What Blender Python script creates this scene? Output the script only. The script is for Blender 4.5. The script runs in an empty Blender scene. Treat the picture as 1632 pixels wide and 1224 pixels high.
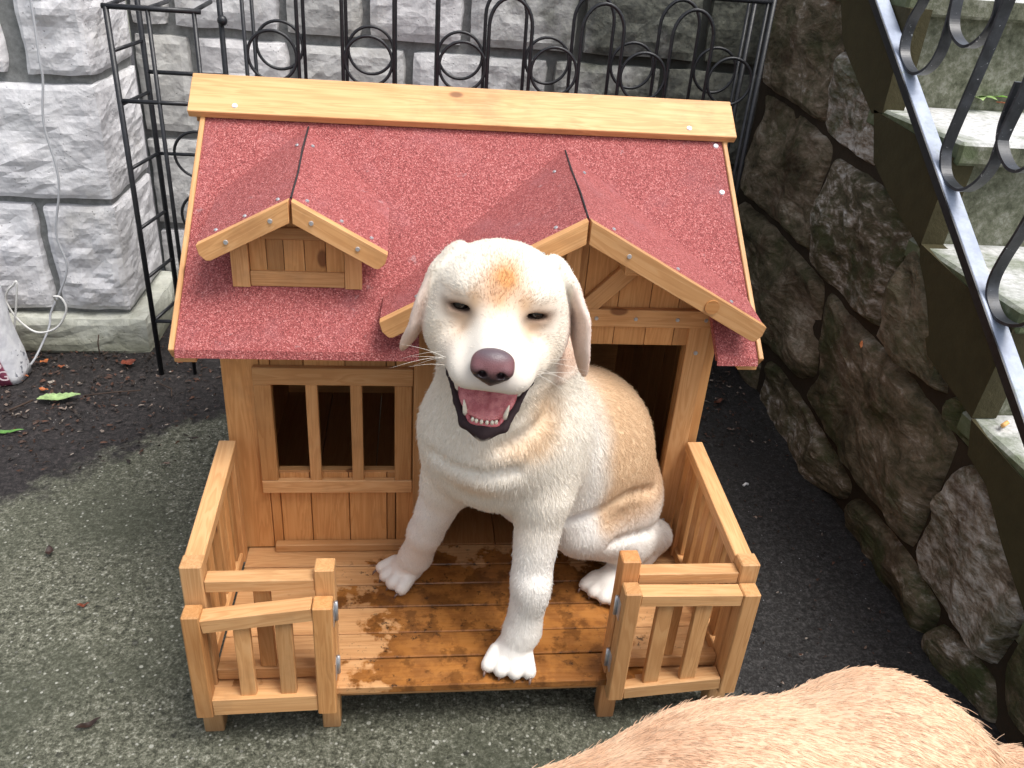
import bpy, bmesh, math, random
import numpy as np
from mathutils import Matrix, Vector, noise, Euler

# ------------------------------------------------------------------ camera, light, exposure
sc = bpy.context.scene
cam_d = bpy.data.cameras.new('camera'); cam = bpy.data.objects.new('camera', cam_d)
sc.collection.objects.link(cam); sc.camera = cam
cam_d.sensor_width = 36; cam_d.lens = 29.345; cam_d.clip_start = .02; cam_d.clip_end = 300
_r = Vector((0.99276587, -0.09883213, 0.06817718)); _u = Vector((-0.01130853, 0.48833743, 0.87258161)); _b = _r.cross(_u)
_M = Matrix((_r, _u, _b)).transposed().to_4x4(); _M.translation = Vector((-0.1113, -0.9796, 1.2236))
cam.matrix_world = _M

SUN_EL, SUN_AZ = math.radians(66), math.radians(124)      # azimuth from +Y clockwise
world = bpy.data.worlds.new('World'); sc.world = world; world.use_nodes = True
wn = world.node_tree; bg = wn.nodes['Background']
sky = wn.nodes.new('ShaderNodeTexSky'); sky.sky_type = 'NISHITA'; sky.sun_disc = False
sky.sun_elevation = SUN_EL; sky.sun_rotation = SUN_AZ; sky.air_density = 1.0; sky.dust_density = 3.5; sky.ozone_density = 1.0
hs = wn.nodes.new('ShaderNodeHueSaturation'); hs.inputs['Saturation'].default_value = .38      # overcast: the sky is nearly grey
wn.links.new(sky.outputs[0], hs.inputs['Color']); wn.links.new(hs.outputs[0], bg.inputs[0]); bg.inputs[1].default_value = 0.13
sd_ = bpy.data.lights.new('sun', 'SUN'); sd_.energy = 1.6; sd_.angle = math.radians(28); sd_.color = (1, .965, .92)
sun = bpy.data.objects.new('sun', sd_); sc.collection.objects.link(sun)
_d = Vector((math.sin(SUN_AZ) * math.cos(SUN_EL), math.cos(SUN_AZ) * math.cos(SUN_EL), math.sin(SUN_EL)))
sun.rotation_euler = _d.to_track_quat('Z', 'Y').to_euler(); sun.location = _d * 5
sc.view_settings.view_transform = 'Standard'; sc.view_settings.look = 'None'
sc.view_settings.exposure = 0.90; sc.view_settings.gamma = 1.0; sc.view_settings.use_curve_mapping = False
sc.render.engine = 'CYCLES'
sc.cycles.max_bounces = 6
sc.cycles_curves.shape = 'RIBBONS' if hasattr(sc, 'cycles_curves') else 'RIBBONS'

rnd = random.Random(7); nrs = np.random.RandomState(5)
COL = sc.collection; WM = {}

# ------------------------------------------------------------------ object helpers
def put(o, M, parent=None):
    WM[o.name] = M.copy()
    if o.name not in COL.objects: COL.objects.link(o)
    if parent is not None:
        o.parent = parent; o.matrix_basis = WM[parent.name].inverted() @ M
    else: o.matrix_basis = M
    return o
def thing(name, loc, label, cat, group=None):
    o = bpy.data.objects.new(name, None); o.empty_display_size = .05
    put(o, Matrix.Translation(Vector(loc))); tag(o, label, cat, group); return o
def tag(o, label=None, cat=None, group=None, kind=None):
    if label: o['label'] = label
    if cat: o['category'] = cat
    if group: o['group'] = group
    if kind: o['kind'] = kind
    return o
def meshobj(name, verts, faces, mat, parent=None, M=None, smooth=False, color=None):
    me = bpy.data.meshes.new(name); me.from_pydata([tuple(v) for v in verts], [], [tuple(f) for f in faces])
    if smooth: me.polygons.foreach_set('use_smooth', [True] * len(me.polygons))
    if mat: me.materials.append(mat)
    me.update(); o = bpy.data.objects.new(name, me)
    if color: o.color = (*color, 1)
    return put(o, M or Matrix.Identity(4), parent)
def bmobj(name, bm, mat, parent=None, M=None, smooth=False, color=None):
    me = bpy.data.meshes.new(name); bmesh.ops.recalc_face_normals(bm, faces=bm.faces[:]); bm.to_mesh(me); bm.free()
    if smooth: me.polygons.foreach_set('use_smooth', [True] * len(me.polygons))
    if mat: me.materials.append(mat)
    o = bpy.data.objects.new(name, me)
    if color: o.color = (*color, 1)
    return put(o, M or Matrix.Identity(4), parent)
def frame(X, Y=None, Z=None, loc=(0, 0, 0)):
    X = Vector(X).normalized()
    if Z is not None: Z = Vector(Z); Y = Z.cross(X).normalized(); Z = X.cross(Y).normalized()
    else: Y = Vector(Y); Z = X.cross(Y).normalized(); Y = Z.cross(X).normalized()
    M = Matrix((X, Y, Z)).transposed().to_4x4(); M.translation = Vector(loc); return M
def bev_box_bm(L, W, T, bev=.0012):
    bm = bmesh.new(); bmesh.ops.create_cube(bm, size=1)
    for v in bm.verts: v.co = Vector((v.co.x * L, v.co.y * W, v.co.z * T))
    if bev: bmesh.ops.bevel(bm, geom=bm.edges[:], offset=min(bev, T * .3), segments=1, affect='EDGES', profile=.5)
    return bm
def beam(name, a, b, w, t, zdir, mat, parent, color=None, bev=.0012):
    """board whose centre line runs a->b, local X = length (grain), t measured along zdir, w across"""
    a = Vector(a); b = Vector(b)
    return bmobj(name, bev_box_bm((b - a).length, w, t, bev), mat, parent, frame(b - a, Z=zdir, loc=(a + b) / 2), color=color)
def bx(name, x0, x1, y0, y1, z0, z1, mat, parent, color=None, bev=.0012):
    c = Vector(((x0 + x1) / 2, (y0 + y1) / 2, (z0 + z1) / 2)); d = (x1 - x0, y1 - y0, z1 - z0); k = max(range(3), key=lambda i: d[i])
    ax = [Vector((1, 0, 0)), Vector((0, 1, 0)), Vector((0, 0, 1))]
    X = ax[k]; rest = [i for i in range(3) if i != k]
    if d[rest[0]] < d[rest[1]]: rest = rest[::-1]
    return bmobj(name, bev_box_bm(d[k], d[rest[0]], d[rest[1]], bev), mat, parent, frame(X, Y=ax[rest[0]], loc=c), color=color)
def plate(name, pts, n, t, mat, parent, color=None):
    """flat convex panel: outline pts, thickness t along -n"""
    n = Vector(n).normalized(); P = [Vector(p) for p in pts]; k = len(P)
    V = P + [p - n * t for p in P]
    F = [list(range(k)), list(range(2 * k - 1, k - 1, -1))] + [(i, i + k, (i + 1) % k + k, (i + 1) % k) for i in range(k)]
    bm = bmesh.new(); vs = [bm.verts.new(v) for v in V]
    for f in F: bm.faces.new([vs[i] for i in f])
    return bmobj(name, bm, mat, parent, color=color)
def tube_data(pts, r, seg=8, closed=False, cap=True):
    P = [Vector(p) for p in pts]; n = len(P); V = []; F = []
    rr = r if isinstance(r, (list, tuple)) else [r] * n
    prev = None
    for i in range(n):
        if closed: t = (P[(i + 1) % n] - P[i - 1]).normalized()
        else: t = (P[min(i + 1, n - 1)] - P[max(i - 1, 0)]).normalized()
        if prev is None:
            s = Vector((0, 0, 1)) if abs(t.z) < .9 else Vector((1, 0, 0)); nn = t.cross(s).normalized()
        else: nn = (prev - t * prev.dot(t)).normalized()
        prev = nn; b = t.cross(nn)
        for k in range(seg):
            a = 2 * math.pi * k / seg; V.append(P[i] + (nn * math.cos(a) + b * math.sin(a)) * rr[i])
    m = n if closed else n - 1
    for i in range(m):
        for k in range(seg):
            F.append((i * seg + k, i * seg + (k + 1) % seg, ((i + 1) % n) * seg + (k + 1) % seg, ((i + 1) % n) * seg + k))
    if cap and not closed: F.append(tuple(range(seg))[::-1]); F.append(tuple(range((n - 1) * seg, n * seg)))
    return V, F
def tube(name, pts, r, mat, parent=None, seg=8, closed=False, color=None):
    V, F = tube_data(pts, r, seg, closed)
    return meshobj(name, V, F, mat, parent, smooth=True, color=color)
def catmull(pts, sub=6):
    P = [Vector(p) for p in pts]; out = []
    for i in range(len(P) - 1):
        p0, p1, p2, p3 = P[max(i - 1, 0)], P[i], P[i + 1], P[min(i + 2, len(P) - 1)]
        for k in range(sub):
            t = k / sub
            out.append(.5 * ((2 * p1) + (p2 - p0) * t + (2 * p0 - 5 * p1 + 4 * p2 - p3) * t * t + (3 * p1 - p0 - 3 * p2 + p3) * t ** 3))
    return out + [P[-1]]

# ------------------------------------------------------------------ node helper
class NT:
    def __init__(s, name):
        s.m = bpy.data.materials.new(name); s.m.use_nodes = True; s.t = s.m.node_tree; s.t.nodes.clear()
        s.out = s.n('OutputMaterial'); s.p = s.n('BsdfPrincipled'); s.l(s.p.outputs[0], s.out.inputs[0])
    def n(s, typ, **kw):
        nd = s.t.nodes.new('ShaderNode' + typ)
        for k, v in kw.items(): setattr(nd, k, v)
        return nd
    def l(s, a, b): s.t.links.new(a, b)
    def val(s, sock, v):
        if hasattr(v, 'is_linked') or isinstance(v, bpy.types.NodeSocket): s.l(v, sock)
        else: sock.default_value = v
    def math(s, op, a, b=0.0, c=None, clamp=False):
        n = s.n('Math', operation=op, use_clamp=clamp); s.val(n.inputs[0], a); s.val(n.inputs[1], b)
        if c is not None: s.val(n.inputs[2], c)
        return n.outputs[0]
    def mix(s, f, a, b, mode='MIX'):
        n = s.n('Mix', data_type='RGBA', blend_type=mode); s.val(n.inputs[0], f)
        s.val(n.inputs[6], (*a, 1) if isinstance(a, tuple) else a); s.val(n.inputs[7], (*b, 1) if isinstance(b, tuple) else b)
        return n.outputs[2]
    def noise(s, vec, scale, detail=4, rough=.55, dist=0.0, out=0):
        n = s.n('TexNoise'); n.inputs['Scale'].default_value = scale; n.inputs['Detail'].default_value = detail
        n.inputs['Roughness'].default_value = rough; n.inputs['Distortion'].default_value = dist
        if vec is not None: s.l(vec, n.inputs['Vector'])
        return n.outputs[out]
    def vor(s, vec, scale, feature='F1', out='Distance', rnd_=1.0):
        n = s.n('TexVoronoi', feature=feature); n.inputs['Scale'].default_value = scale; n.inputs['Randomness'].default_value = rnd_
        s.l(vec, n.inputs['Vector']); return n.outputs[out]
    def ramp(s, f, *stops):
        n = s.n('ValToRGB'); e = n.color_ramp.elements
        while len(e) < len(stops): e.new(.5)
        for el, (p, c) in zip(e, stops):
            el.position = p; el.color = (*c, 1) if isinstance(c, tuple) else (c, c, c, 1)
        s.l(f, n.inputs[0]); return n.outputs[0]
    def step(s, f, a, b):
        n = s.n('MapRange', interpolation_type='SMOOTHSTEP'); s.val(n.inputs[0], f); n.inputs[1].default_value = a; n.inputs[2].default_value = b
        return n.outputs[0]
    def vmath(s, op, a, b):
        n = s.n('VectorMath', operation=op); s.val(n.inputs[0], a); s.val(n.inputs[1], b); return n.outputs[0]
    def bump(s, h, strength=.5, dist=.002, normal=None):
        n = s.n('Bump'); n.inputs['Strength'].default_value = strength; n.inputs['Distance'].default_value = dist; s.l(h, n.inputs['Height'])
        if normal is not None: s.l(normal, n.inputs['Normal'])
        return n.outputs[0]
    def done(s, color=None, rough=None, normal=None, **kw):
        if color is not None: s.val(s.p.inputs['Base Color'], (*color, 1) if isinstance(color, tuple) else color)
        if rough is not None: s.val(s.p.inputs['Roughness'], rough)
        if normal is not None: s.l(normal, s.p.inputs['Normal'])
        for k, v in kw.items(): s.val(s.p.inputs[k], v)
        return s.m
    @property
    def objco(s): return s.n('TexCoord').outputs['Object']
    @property
    def pos(s): return s.n('NewGeometry').outputs['Position']
    def info(s, k): return s.n('ObjectInfo').outputs[k]

def xyz(T, v):
    n = T.n('SeparateXYZ'); T.l(v, n.inputs[0]); return n.outputs

def wood_mat(name, wet=False):
    T = NT(name); oc = T.objco; rv = T.math('MULTIPLY', T.info('Random'), 37.0)
    cmb = T.n('CombineXYZ'); T.l(rv, cmb.inputs[0]); T.l(T.math('MULTIPLY', rv, 1.7), cmb.inputs[1]); T.l(T.math('MULTIPLY', rv, 2.3), cmb.inputs[2])
    v = T.vmath('ADD', oc, cmb.outputs[0])
    mp = T.n('Mapping'); mp.inputs['Scale'].default_value = (1.6, 26, 26); T.l(v, mp.inputs[0])
    warp = T.noise(v, 7, 2, .5)
    g1 = T.noise(mp.outputs[0], 1.6, 3, .55, .9)
    mp2 = T.n('Mapping'); mp2.inputs['Scale'].default_value = (5, 150, 150); T.l(v, mp2.inputs[0])
    g2 = T.noise(mp2.outputs[0], 1.5, 3, .6)
    ring = T.math('FRACT', T.math('MULTIPLY', T.math('ADD', g1, T.math('MULTIPLY', warp, .25)), 7.0))
    ring = T.math('MULTIPLY', T.step(ring, .0, .75), T.math('SUBTRACT', 1.0, T.step(ring, .8, 1.0)))
    # knots
    mp3 = T.n('Mapping'); mp3.inputs['Scale'].default_value = (7, 13, 13); T.l(v, mp3.inputs[0])
    kd = T.math('ADD', T.vor(mp3.outputs[0], .75), T.math('MULTIPLY', T.math('SUBTRACT', warp, .5), .06))
    knot = T.math('SUBTRACT', 1.0, T.step(kd, .06, .10)); halo = T.math('SUBTRACT', 1.0, T.step(kd, .07, .30))
    f = T.math('ADD', T.math('MULTIPLY', ring, .26), T.math('MULTIPLY', T.math('ADD', g2, g1), .40))
    base = T.ramp(f, (.12, (.63, .375, .180)), (.5, (.55, .295, .122)), (.88, (.42, .200, .074)))
    base = T.mix(T.math('MULTIPLY', halo, .35), base, (.36, .15, .045))
    base = T.mix(T.math('MULTIPLY', knot, .85), base, (.15, .055, .02))
    # per board tone and object tint
    tone = T.math('ADD', .80, T.math('MULTIPLY', T.info('Random'), .36))
    tn = T.n('CombineXYZ'); [T.l(tone, tn.inputs[i]) for i in range(3)]
    base = T.mix(1.0, base, tn.outputs[0], 'MULTIPLY'); base = T.mix(1.0, base, T.info('Color'), 'MULTIPLY')
    # light dirt in low frequency
    dirt = T.noise(T.pos, 6, 5, .65)
    base = T.mix(T.math('MULTIPLY', T.step(dirt, .50, .72), .34), base, (.22, .12, .055))
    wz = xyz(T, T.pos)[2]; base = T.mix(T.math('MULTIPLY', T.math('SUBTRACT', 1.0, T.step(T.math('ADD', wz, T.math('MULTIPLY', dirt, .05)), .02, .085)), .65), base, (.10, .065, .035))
    rough = T.math('ADD', .42, T.math('MULTIPLY', g2, .2))
    h = T.math('ADD', T.math('MULTIPLY', g2, .6), T.math('MULTIPLY', ring, .12))
    if wet:
        P = T.pos; X, Y, Z = xyz(T, P)
        # soaked patch in the middle of the porch, with a ragged edge
        dx = T.math('DIVIDE', T.math('SUBTRACT', X, .06), .30); dy = T.math('DIVIDE', T.math('SUBTRACT', Y, .10), .25)
        rr = T.math('SQRT', T.math('ADD', T.math('POWER', T.math('ABSOLUTE', dx), 3.0), T.math('POWER', T.math('ABSOLUTE', dy), 3.0)))
        n1 = T.noise(P, 11, 5, .62); n2 = T.noise(P, 32, 4, .6)
        wetm = T.math('SUBTRACT', 1.0, T.step(T.math('ADD', rr, T.math('ADD', T.math('MULTIPLY', T.math('SUBTRACT', n1, .5), 1.9), T.math('MULTIPLY', T.math('SUBTRACT', T.info('Random'), .5), .28))), .72, .84))
        spl = T.math('MULTIPLY', T.step(n2, .60, .64), T.step(T.noise(P, 5, 2, .5), .50, .6))
        wetm = T.math('MAXIMUM', wetm, T.math('MULTIPLY', spl, .8))
        dark = T.mix(T.step(n2, .38, .62), (.30, .125, .030), (.12, .046, .014))
        wetc = T.mix(.62, T.mix(1.0, base, (.74, .52, .27), 'MULTIPLY'), dark)
        base = T.mix(T.math('MULTIPLY', wetm, .95), base, wetc)
        base = T.mix(T.math('MULTIPLY', T.math('MULTIPLY', wetm, T.step(T.noise(P, 19, 5, .68), .50, .60)), .6), base, (.085, .032, .010))
        mud = T.math('MULTIPLY', T.step(T.noise(P, 75, 5, .72), .585, .64), T.step(n1, .42, .56))
        mud = T.math('MULTIPLY', mud, T.math('SUBTRACT', 1.0, T.step(rr, .9, 1.35)))
        base = T.mix(T.math('MULTIPLY', mud, .85), base, (.045, .024, .012))
        mm = T.n('Mix', data_type='FLOAT'); T.l(wetm, mm.inputs[0]); T.l(rough, mm.inputs[2]); mm.inputs[3].default_value = .2
        rough = mm.outputs[0]; h = T.math('ADD', h, T.math('MULTIPLY', mud, .8))
    return T.done(base, rough, T.bump(h, .35, .0012), **{'Specular IOR Level': .35})
WOOD = wood_mat('pine_wood'); WETWOOD = wood_mat('wet_pine_wood', True)

def felt_mat():
    T = NT('red_roofing_felt'); P = T.pos
    c = T.n('TexVoronoi'); c.inputs['Scale'].default_value = 900; T.l(P, c.inputs['Vector'])
    s = xyz(T, c.outputs['Color'])
    c2 = T.n('TexVoronoi'); c2.inputs['Scale'].default_value = 480; T.l(P, c2.inputs['Vector']); s2 = xyz(T, c2.outputs['Color'])
    m = T.math('ADD', T.math('MULTIPLY', s[0], .5), T.math('MULTIPLY', s2[1], .5))
    base = T.ramp(m, (.2, (.16, .026, .025)), (.45, (.30, .060, .057)), (.70, (.42, .108, .10)), (.92, (.64, .28, .26)))
    big = T.noise(P, 9, 4, .6); base = T.mix(T.math('MULTIPLY', T.step(big, .5, .72), .35), base, (.42, .15, .16))
    sc_ = T.math('MULTIPLY', T.step(T.noise(P, 26, 5, .75), .63, .70), .35); base = T.mix(sc_, base, (.50, .36, .36))
    h = T.math('ADD', T.math('MULTIPLY', c.outputs['Distance'], .6), T.math('MULTIPLY', c2.outputs['Distance'], .5))
    dr = T.noise(P, 4.5, 6, .68); base = T.mix(T.math('MULTIPLY', T.step(dr, .50, .70), .30), base, (.17, .045, .045))
    return T.done(base, .72, T.bump(h, .8, .0018), **{'Specular IOR Level': .5})
FELT = felt_mat()

def block_mat(name, moss_x=None):
    """grey rock-faced limestone blocks; moss and damp grow by position"""
    T = NT(name); P = T.pos; X, Y, Z = xyz(T, P)
    n = T.noise(P, 5, 6, .62); f = T.noise(P, 42, 5, .68); v = T.noise(P, 14, 5, .6, .6)
    base = T.ramp(T.math('ADD', T.math('MULTIPLY', n, .5), T.math('MULTIPLY', f, .5)), (.28, (.40, .395, .395)), (.44, (.60, .595, .60)), (.60, (.71, .705, .70)), (.8, (.79, .78, .77)))
    pit = T.math('SUBTRACT', 1.0, T.step(T.vor(P, 75), .08, .17)); pit = T.math('MULTIPLY', pit, T.step(T.noise(P, 12, 3), .5, .6))
    base = T.mix(T.math('MULTIPLY', pit, .6), base, (.10, .10, .10))
    base = T.mix(1.0, base, T.info('Color'), 'MULTIPLY')
    stn = T.math('MULTIPLY', T.step(T.noise(P, 3.2, 5, .7), .50, .66), .35); base = T.mix(stn, base, (.30, .28, .23))
    # green-brown growth low on the wall
    low = T.math('SUBTRACT', 1.0, T.step(T.math('ADD', Z, T.math('MULTIPLY', T.math('SUBTRACT', v, .5), .18)), .0, .17))
    base = T.mix(T.math('MULTIPLY', low, .75), base, (.12, .12, .065))
    mx = T.step(T.math('ADD', X, T.math('MULTIPLY', T.math('SUBTRACT', n, .5), 1.3)), .02, .62)
    mx = T.math('MULTIPLY', mx, T.step(Y, 1.3, 1.35))
    moss = T.mix(T.step(f, .4, .6), (.022, .026, .014), (.07, .075, .05))
    base = T.mix(T.math('MULTIPLY', mx, .9), base, moss)
    mp = T.n('Mapping'); mp.inputs['Rotation'].default_value = (.3, .7, .2); mp.inputs['Scale'].default_value = (1, 1, 1.5); T.l(P, mp.inputs[0])
    dn = T.n('TexNoise'); dn.inputs['Scale'].default_value = 16; T.l(P, dn.inputs['Vector']); wv = T.vmath('ADD', mp.outputs[0], T.vmath('MULTIPLY', dn.outputs['Color'], (.10, .10, .10)))
    fac = T.math('ADD', T.vor(wv, 11, 'F1'), T.math('MULTIPLY', T.vor(wv, 30), .3))
    h = T.math('ADD', T.math('ADD', T.math('MULTIPLY', v, .7), T.math('MULTIPLY', f, .35)), T.math('ADD', T.math('MULTIPLY', pit, -.3), T.math('MULTIPLY', fac, .8)))
    return T.done(base, .86, T.bump(h, .62, .011), **{'Specular IOR Level': .25})
BLOCK = block_mat('grey_limestone')

def mortar_mat():
    T = NT('mortar'); P = T.pos; f = T.noise(P, 60, 5, .7); n = T.noise(P, 6, 3); X, Y, Z = xyz(T, P)
    base = T.ramp(f, (.3, (.14, .145, .14)), (.7, (.26, .265, .26)))
    mx = T.math('MULTIPLY', T.step(T.math('ADD', X, T.math('MULTIPLY', n, .6)), .3, .9), T.step(Y, 1.3, 1.35)); base = T.mix(T.math('MULTIPLY', mx, .9), base, (.025, .027, .02))
    return T.done(base, .9, T.bump(f, .5, .003))
MORTAR = mortar_mat()

def mossy_mat(name, pale=False):
    T = NT(name); P = T.pos; mp = T.n('Mapping'); mp.inputs['Rotation'].default_value = (.5, 0, 0); mp.inputs['Scale'].default_value = (1, 1.0, 2.2); T.l(P, mp.inputs[0]); Q = mp.outputs[0]
    n = T.noise(Q, 4.5, 7, .66, .5); f = T.noise(Q, 38, 6, .7); g = T.noise(Q, 15, 6, .68, .8)
    t = T.math('ADD', T.math('MULTIPLY', n, .45), T.math('ADD', T.math('MULTIPLY', g, .35), T.math('MULTIPLY', f, .2)))
    base = T.ramp(t, (.37, (.028, .024, .012)), (.46, (.115, .098, .056)), (.54, (.25, .20, .135)), (.63, (.50, .44, .35)))
    pal = T.info('Color'); pr = T.n('SeparateColor'); T.l(pal, pr.inputs[0])
    palec = T.ramp(T.math('ADD', T.math('MULTIPLY', f, .5), T.math('MULTIPLY', g, .5)), (.38, (.11, .085, .058)), (.46, (.26, .21, .15)), (.54, (.50, .46, .40)), (.64, (.78, .76, .72)))
    thr = T.math('SUBTRACT', .78, T.math('MULTIPLY', pr.outputs[0], .42))
    pm = T.math('SUBTRACT', t, thr); pm = T.step(T.math('ADD', T.math('MULTIPLY', pm, 9.0), .5), 0.0, 1.0)
    base = T.mix(pm, base, palec)
    rust = T.math('MULTIPLY', T.step(T.noise(P, 7, 5, .6, .4), .54, .68), .45); base = T.mix(rust, base, (.085, .042, .024))
    green = T.math('MULTIPLY', T.step(T.noise(P, 9, 6, .7), .48, .62), T.math('ADD', .45, T.math('MULTIPLY', pr.outputs[1], .5)))
    base = T.mix(green, base, (.060, .075, .024))
    h = T.math('ADD', T.math('MULTIPLY', g, 1.0), T.math('ADD', T.math('MULTIPLY', f, .6), T.math('MULTIPLY', T.noise(P, 110, 4, .7), .35)))
    sp = T.math('MULTIPLY', T.step(T.noise(P, 85, 5, .75), .60, .66), T.step(n, .42, .6)); base = T.mix(T.math('MULTIPLY', sp, .6), base, (.40, .37, .31))
    return T.done(base, .72, T.bump(h, 1.0, .018), **{'Specular IOR Level': .3})
MOSSY = mossy_mat('damp_field_stone')

def dark_mat(name, c0, c1, rough=.85, sc_=30, bd=.006):
    T = NT(name); P = T.pos; f = T.noise(P, sc_, 6, .7); n = T.noise(P, 4, 5, .6)
    base = T.mix(T.math('ADD', T.math('MULTIPLY', f, .6), T.math('MULTIPLY', n, .5)), c0, c1)
    return T.done(base, rough, T.bump(f, .6, bd), **{'Specular IOR Level': .25})
JOINT = dark_mat('wet_dark_mortar', (.006, .005, .003), (.060, .044, .028))
STEPSIDE = dark_mat('dark_algae_concrete', (.020, .018, .007), (.080, .068, .032), sc_=26, bd=.008)

def step_mat():
    T = NT('mossy_step_concrete'); P = T.pos; X, Y, Z = xyz(T, P)
    nz = xyz(T, T.n('NewGeometry').outputs['Normal'])[2]
    f = T.noise(P, 70, 6, .72); n = T.noise(P, 6, 6, .65); s = T.noise(P, 24, 6, .7)
    top = T.ramp(f, (.3, (.32, .33, .31)), (.5, (.54, .54, .53)), (.7, (.74, .74, .73)))
    top = T.mix(T.math('MULTIPLY', T.step(T.noise(P, 5, 6, .7), .5, .64), .7), top, (.12, .15, .075))
    side = T.ramp(T.math('ADD', T.math('MULTIPLY', s, .6), T.math('MULTIPLY', f, .4)), (.36, (.045, .05, .03)), (.5, (.14, .145, .10)), (.64, (.30, .30, .25)))
    base = T.mix(T.step(nz, .3, .8), side, top)
    edge = T.math('SUBTRACT', 1.0, T.step(T.math('ADD', X, T.math('MULTIPLY', T.math('SUBTRACT', s, .5), .16)), .93, 1.0))
    base = T.mix(T.math('MULTIPLY', edge, .7), base, (.10, .13, .06))
    return T.done(base, .85, T.bump(T.math('ADD', f, s), .7, .004), **{'Specular IOR Level': .3})
STEP = step_mat()

def ground_mat():
    T = NT('wet_concrete_and_soil'); P = T.pos; X, Y, Z = xyz(T, P)
    n = T.noise(P, 3.0, 6, .62); m = T.noise(P, 13, 6, .68); f = T.noise(P, 190, 5, .78); s = T.noise(P, 72, 6, .78)
    conc = T.ramp(T.math('ADD', T.math('MULTIPLY', s, .5), T.math('MULTIPLY', f, .5)), (.38, (.010, .010, .006)), (.46, (.062, .064, .042)), (.54, (.165, .167, .122)), (.62, (.42, .42, .35)))
    conc = T.mix(T.math('MULTIPLY', T.step(n, .44, .66), .62), conc, (.055, .060, .038))
    wv = T.n('TexVoronoi'); wv.inputs['Scale'].default_value = 105; T.l(P, wv.inputs['Vector']); wc = xyz(T, wv.outputs['Color'])
    chip = T.math('MULTIPLY', T.math('SUBTRACT', 1.0, T.step(wv.outputs['Distance'], .16, .32)), T.step(wc[0], .74, .82))
    conc = T.mix(T.math('MULTIPLY', chip, .75), conc, (.50, .50, .44))
    w2 = T.n('TexVoronoi'); w2.inputs['Scale'].default_value = 34; T.l(P, w2.inputs['Vector']); wd = xyz(T, w2.outputs['Color'])
    big = T.math('MULTIPLY', T.math('SUBTRACT', 1.0, T.step(T.math('ADD', w2.outputs['Distance'], T.math('MULTIPLY', f, .2)), .20, .26)), T.step(wd[0], .80, .84)); conc = T.mix(T.math('MULTIPLY', big, .8), conc, (.46, .46, .40))
    bd = T.math('MULTIPLY', T.math('SUBTRACT', 1.0, T.step(T.math('ADD', w2.outputs['Distance'], T.math('MULTIPLY', f, .3)), .28, .38)), T.step(wd[1], .84, .88)); conc = T.mix(T.math('MULTIPLY', bd, .75), conc, (.016, .016, .011))
    blk = T.math('MULTIPLY', T.math('SUBTRACT', 1.0, T.step(wv.outputs['Distance'], .16, .3)), T.step(wc[1], .84, .9)); conc = T.mix(T.math('MULTIPLY', blk, .7), conc, (.014, .014, .011))
    soil = T.ramp(T.math('ADD', T.math('MULTIPLY', s, .6), T.math('MULTIPLY', f, .4)), (.40, (.004, .003, .003)), (.5, (.018, .015, .015)), (.60, (.06, .050, .048)))
    chip2 = T.math('MULTIPLY', T.math('SUBTRACT', 1.0, T.step(wv.outputs['Distance'], .09, .16)), T.step(wc[0], .94, .96)); soil = T.mix(chip2, soil, (.5, .5, .48))
    asph = T.ramp(T.math('ADD', T.math('MULTIPLY', s, .5), T.math('MULTIPLY', f, .5)), (.40, (.006, .0055, .005)), (.50, (.026, .0245, .024)), (.60, (.082, .079, .077)))
    asph = T.mix(T.math('MULTIPLY', chip2, .9), asph, (.45, .46, .48))
    wig = T.math('ADD', T.math('MULTIPLY', T.math('SUBTRACT', n, .5), .55), T.math('MULTIPLY', T.math('SUBTRACT', m, .5), .28))
    # soil lies behind the line running from the left edge to beside the kennel
    l = T.math('SUBTRACT', Y, T.math('ADD', 1.62, T.math('MULTIPLY', X, .95)))
    sm = T.step(T.math('ADD', l, wig), -.05, .05)
    rt = T.step(T.math('ADD', T.math('ADD', X, T.math('MULTIPLY', Y, .22)), wig), .40, .58)
    c = T.mix(sm, conc, soil); c = T.mix(rt, c, asph)
    back = T.step(T.math('ADD', Y, wig), 1.05, 1.25); c = T.mix(back, c, soil)
    far = T.step(T.math('ABSOLUTE', X), 2.5, 3.0); c = T.mix(far, c, conc)
    rough = T.math('ADD', .42, T.math('MULTIPLY', n, .35))
    return T.done(c, rough, T.bump(T.math('ADD', T.math('MULTIPLY', s, 1.0), T.math('MULTIPLY', f, .6)), .9, .006), **{'Specular IOR Level': .4})
GROUND = ground_mat()

def simple(name, c, rough=.5, metal=0.0, spec=.5, var=.0, bump=0, scale=60, tint=False):
    T = NT(name); col = c
    if var:
        f = T.noise(T.pos, scale, 5, .65); col = T.mix(T.step(f, .35, .65), tuple(x * (1 - var) for x in c), tuple(min(1, x * (1 + var)) for x in c))
    if tint: col = T.mix(1.0, col if not isinstance(col, tuple) else (c[0], c[1], c[2]), T.info('Color'), 'MULTIPLY')
    nrm = T.bump(T.noise(T.pos, scale, 4), bump, .002) if bump else None
    return T.done(col, rough, nrm, Metallic=metal, **{'Specular IOR Level': spec})
IRON = simple('black_iron', (.012, .013, .016), .42, 0, .5, .3, .3, 90)
GREYMETAL = simple('worn_blue_grey_paint', (.26, .29, .36), .45, 0, .5, .18, .2, 35)
DARKPAINT = None
def rail_paint():
    T = NT('weathered_dark_paint'); P = T.pos; f = T.noise(P, 120, 4, .7); n = T.noise(P, 18, 5, .65)
    c = T.mix(T.step(n, .4, .7), (.018, .020, .024), (.05, .055, .065)); c = T.mix(T.step(f, .66, .70), c, (.42, .44, .46))
    return T.done(c, .36, T.bump(f, .3, .001))
DARKPAINT = rail_paint()
STRINGER = NT('faded_rail_paint')
_f = STRINGER.noise(STRINGER.pos, 9, 6, .7); _c = STRINGER.mix(STRINGER.step(_f, .38, .64), (.25, .29, .38), (.40, .45, .55))
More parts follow.
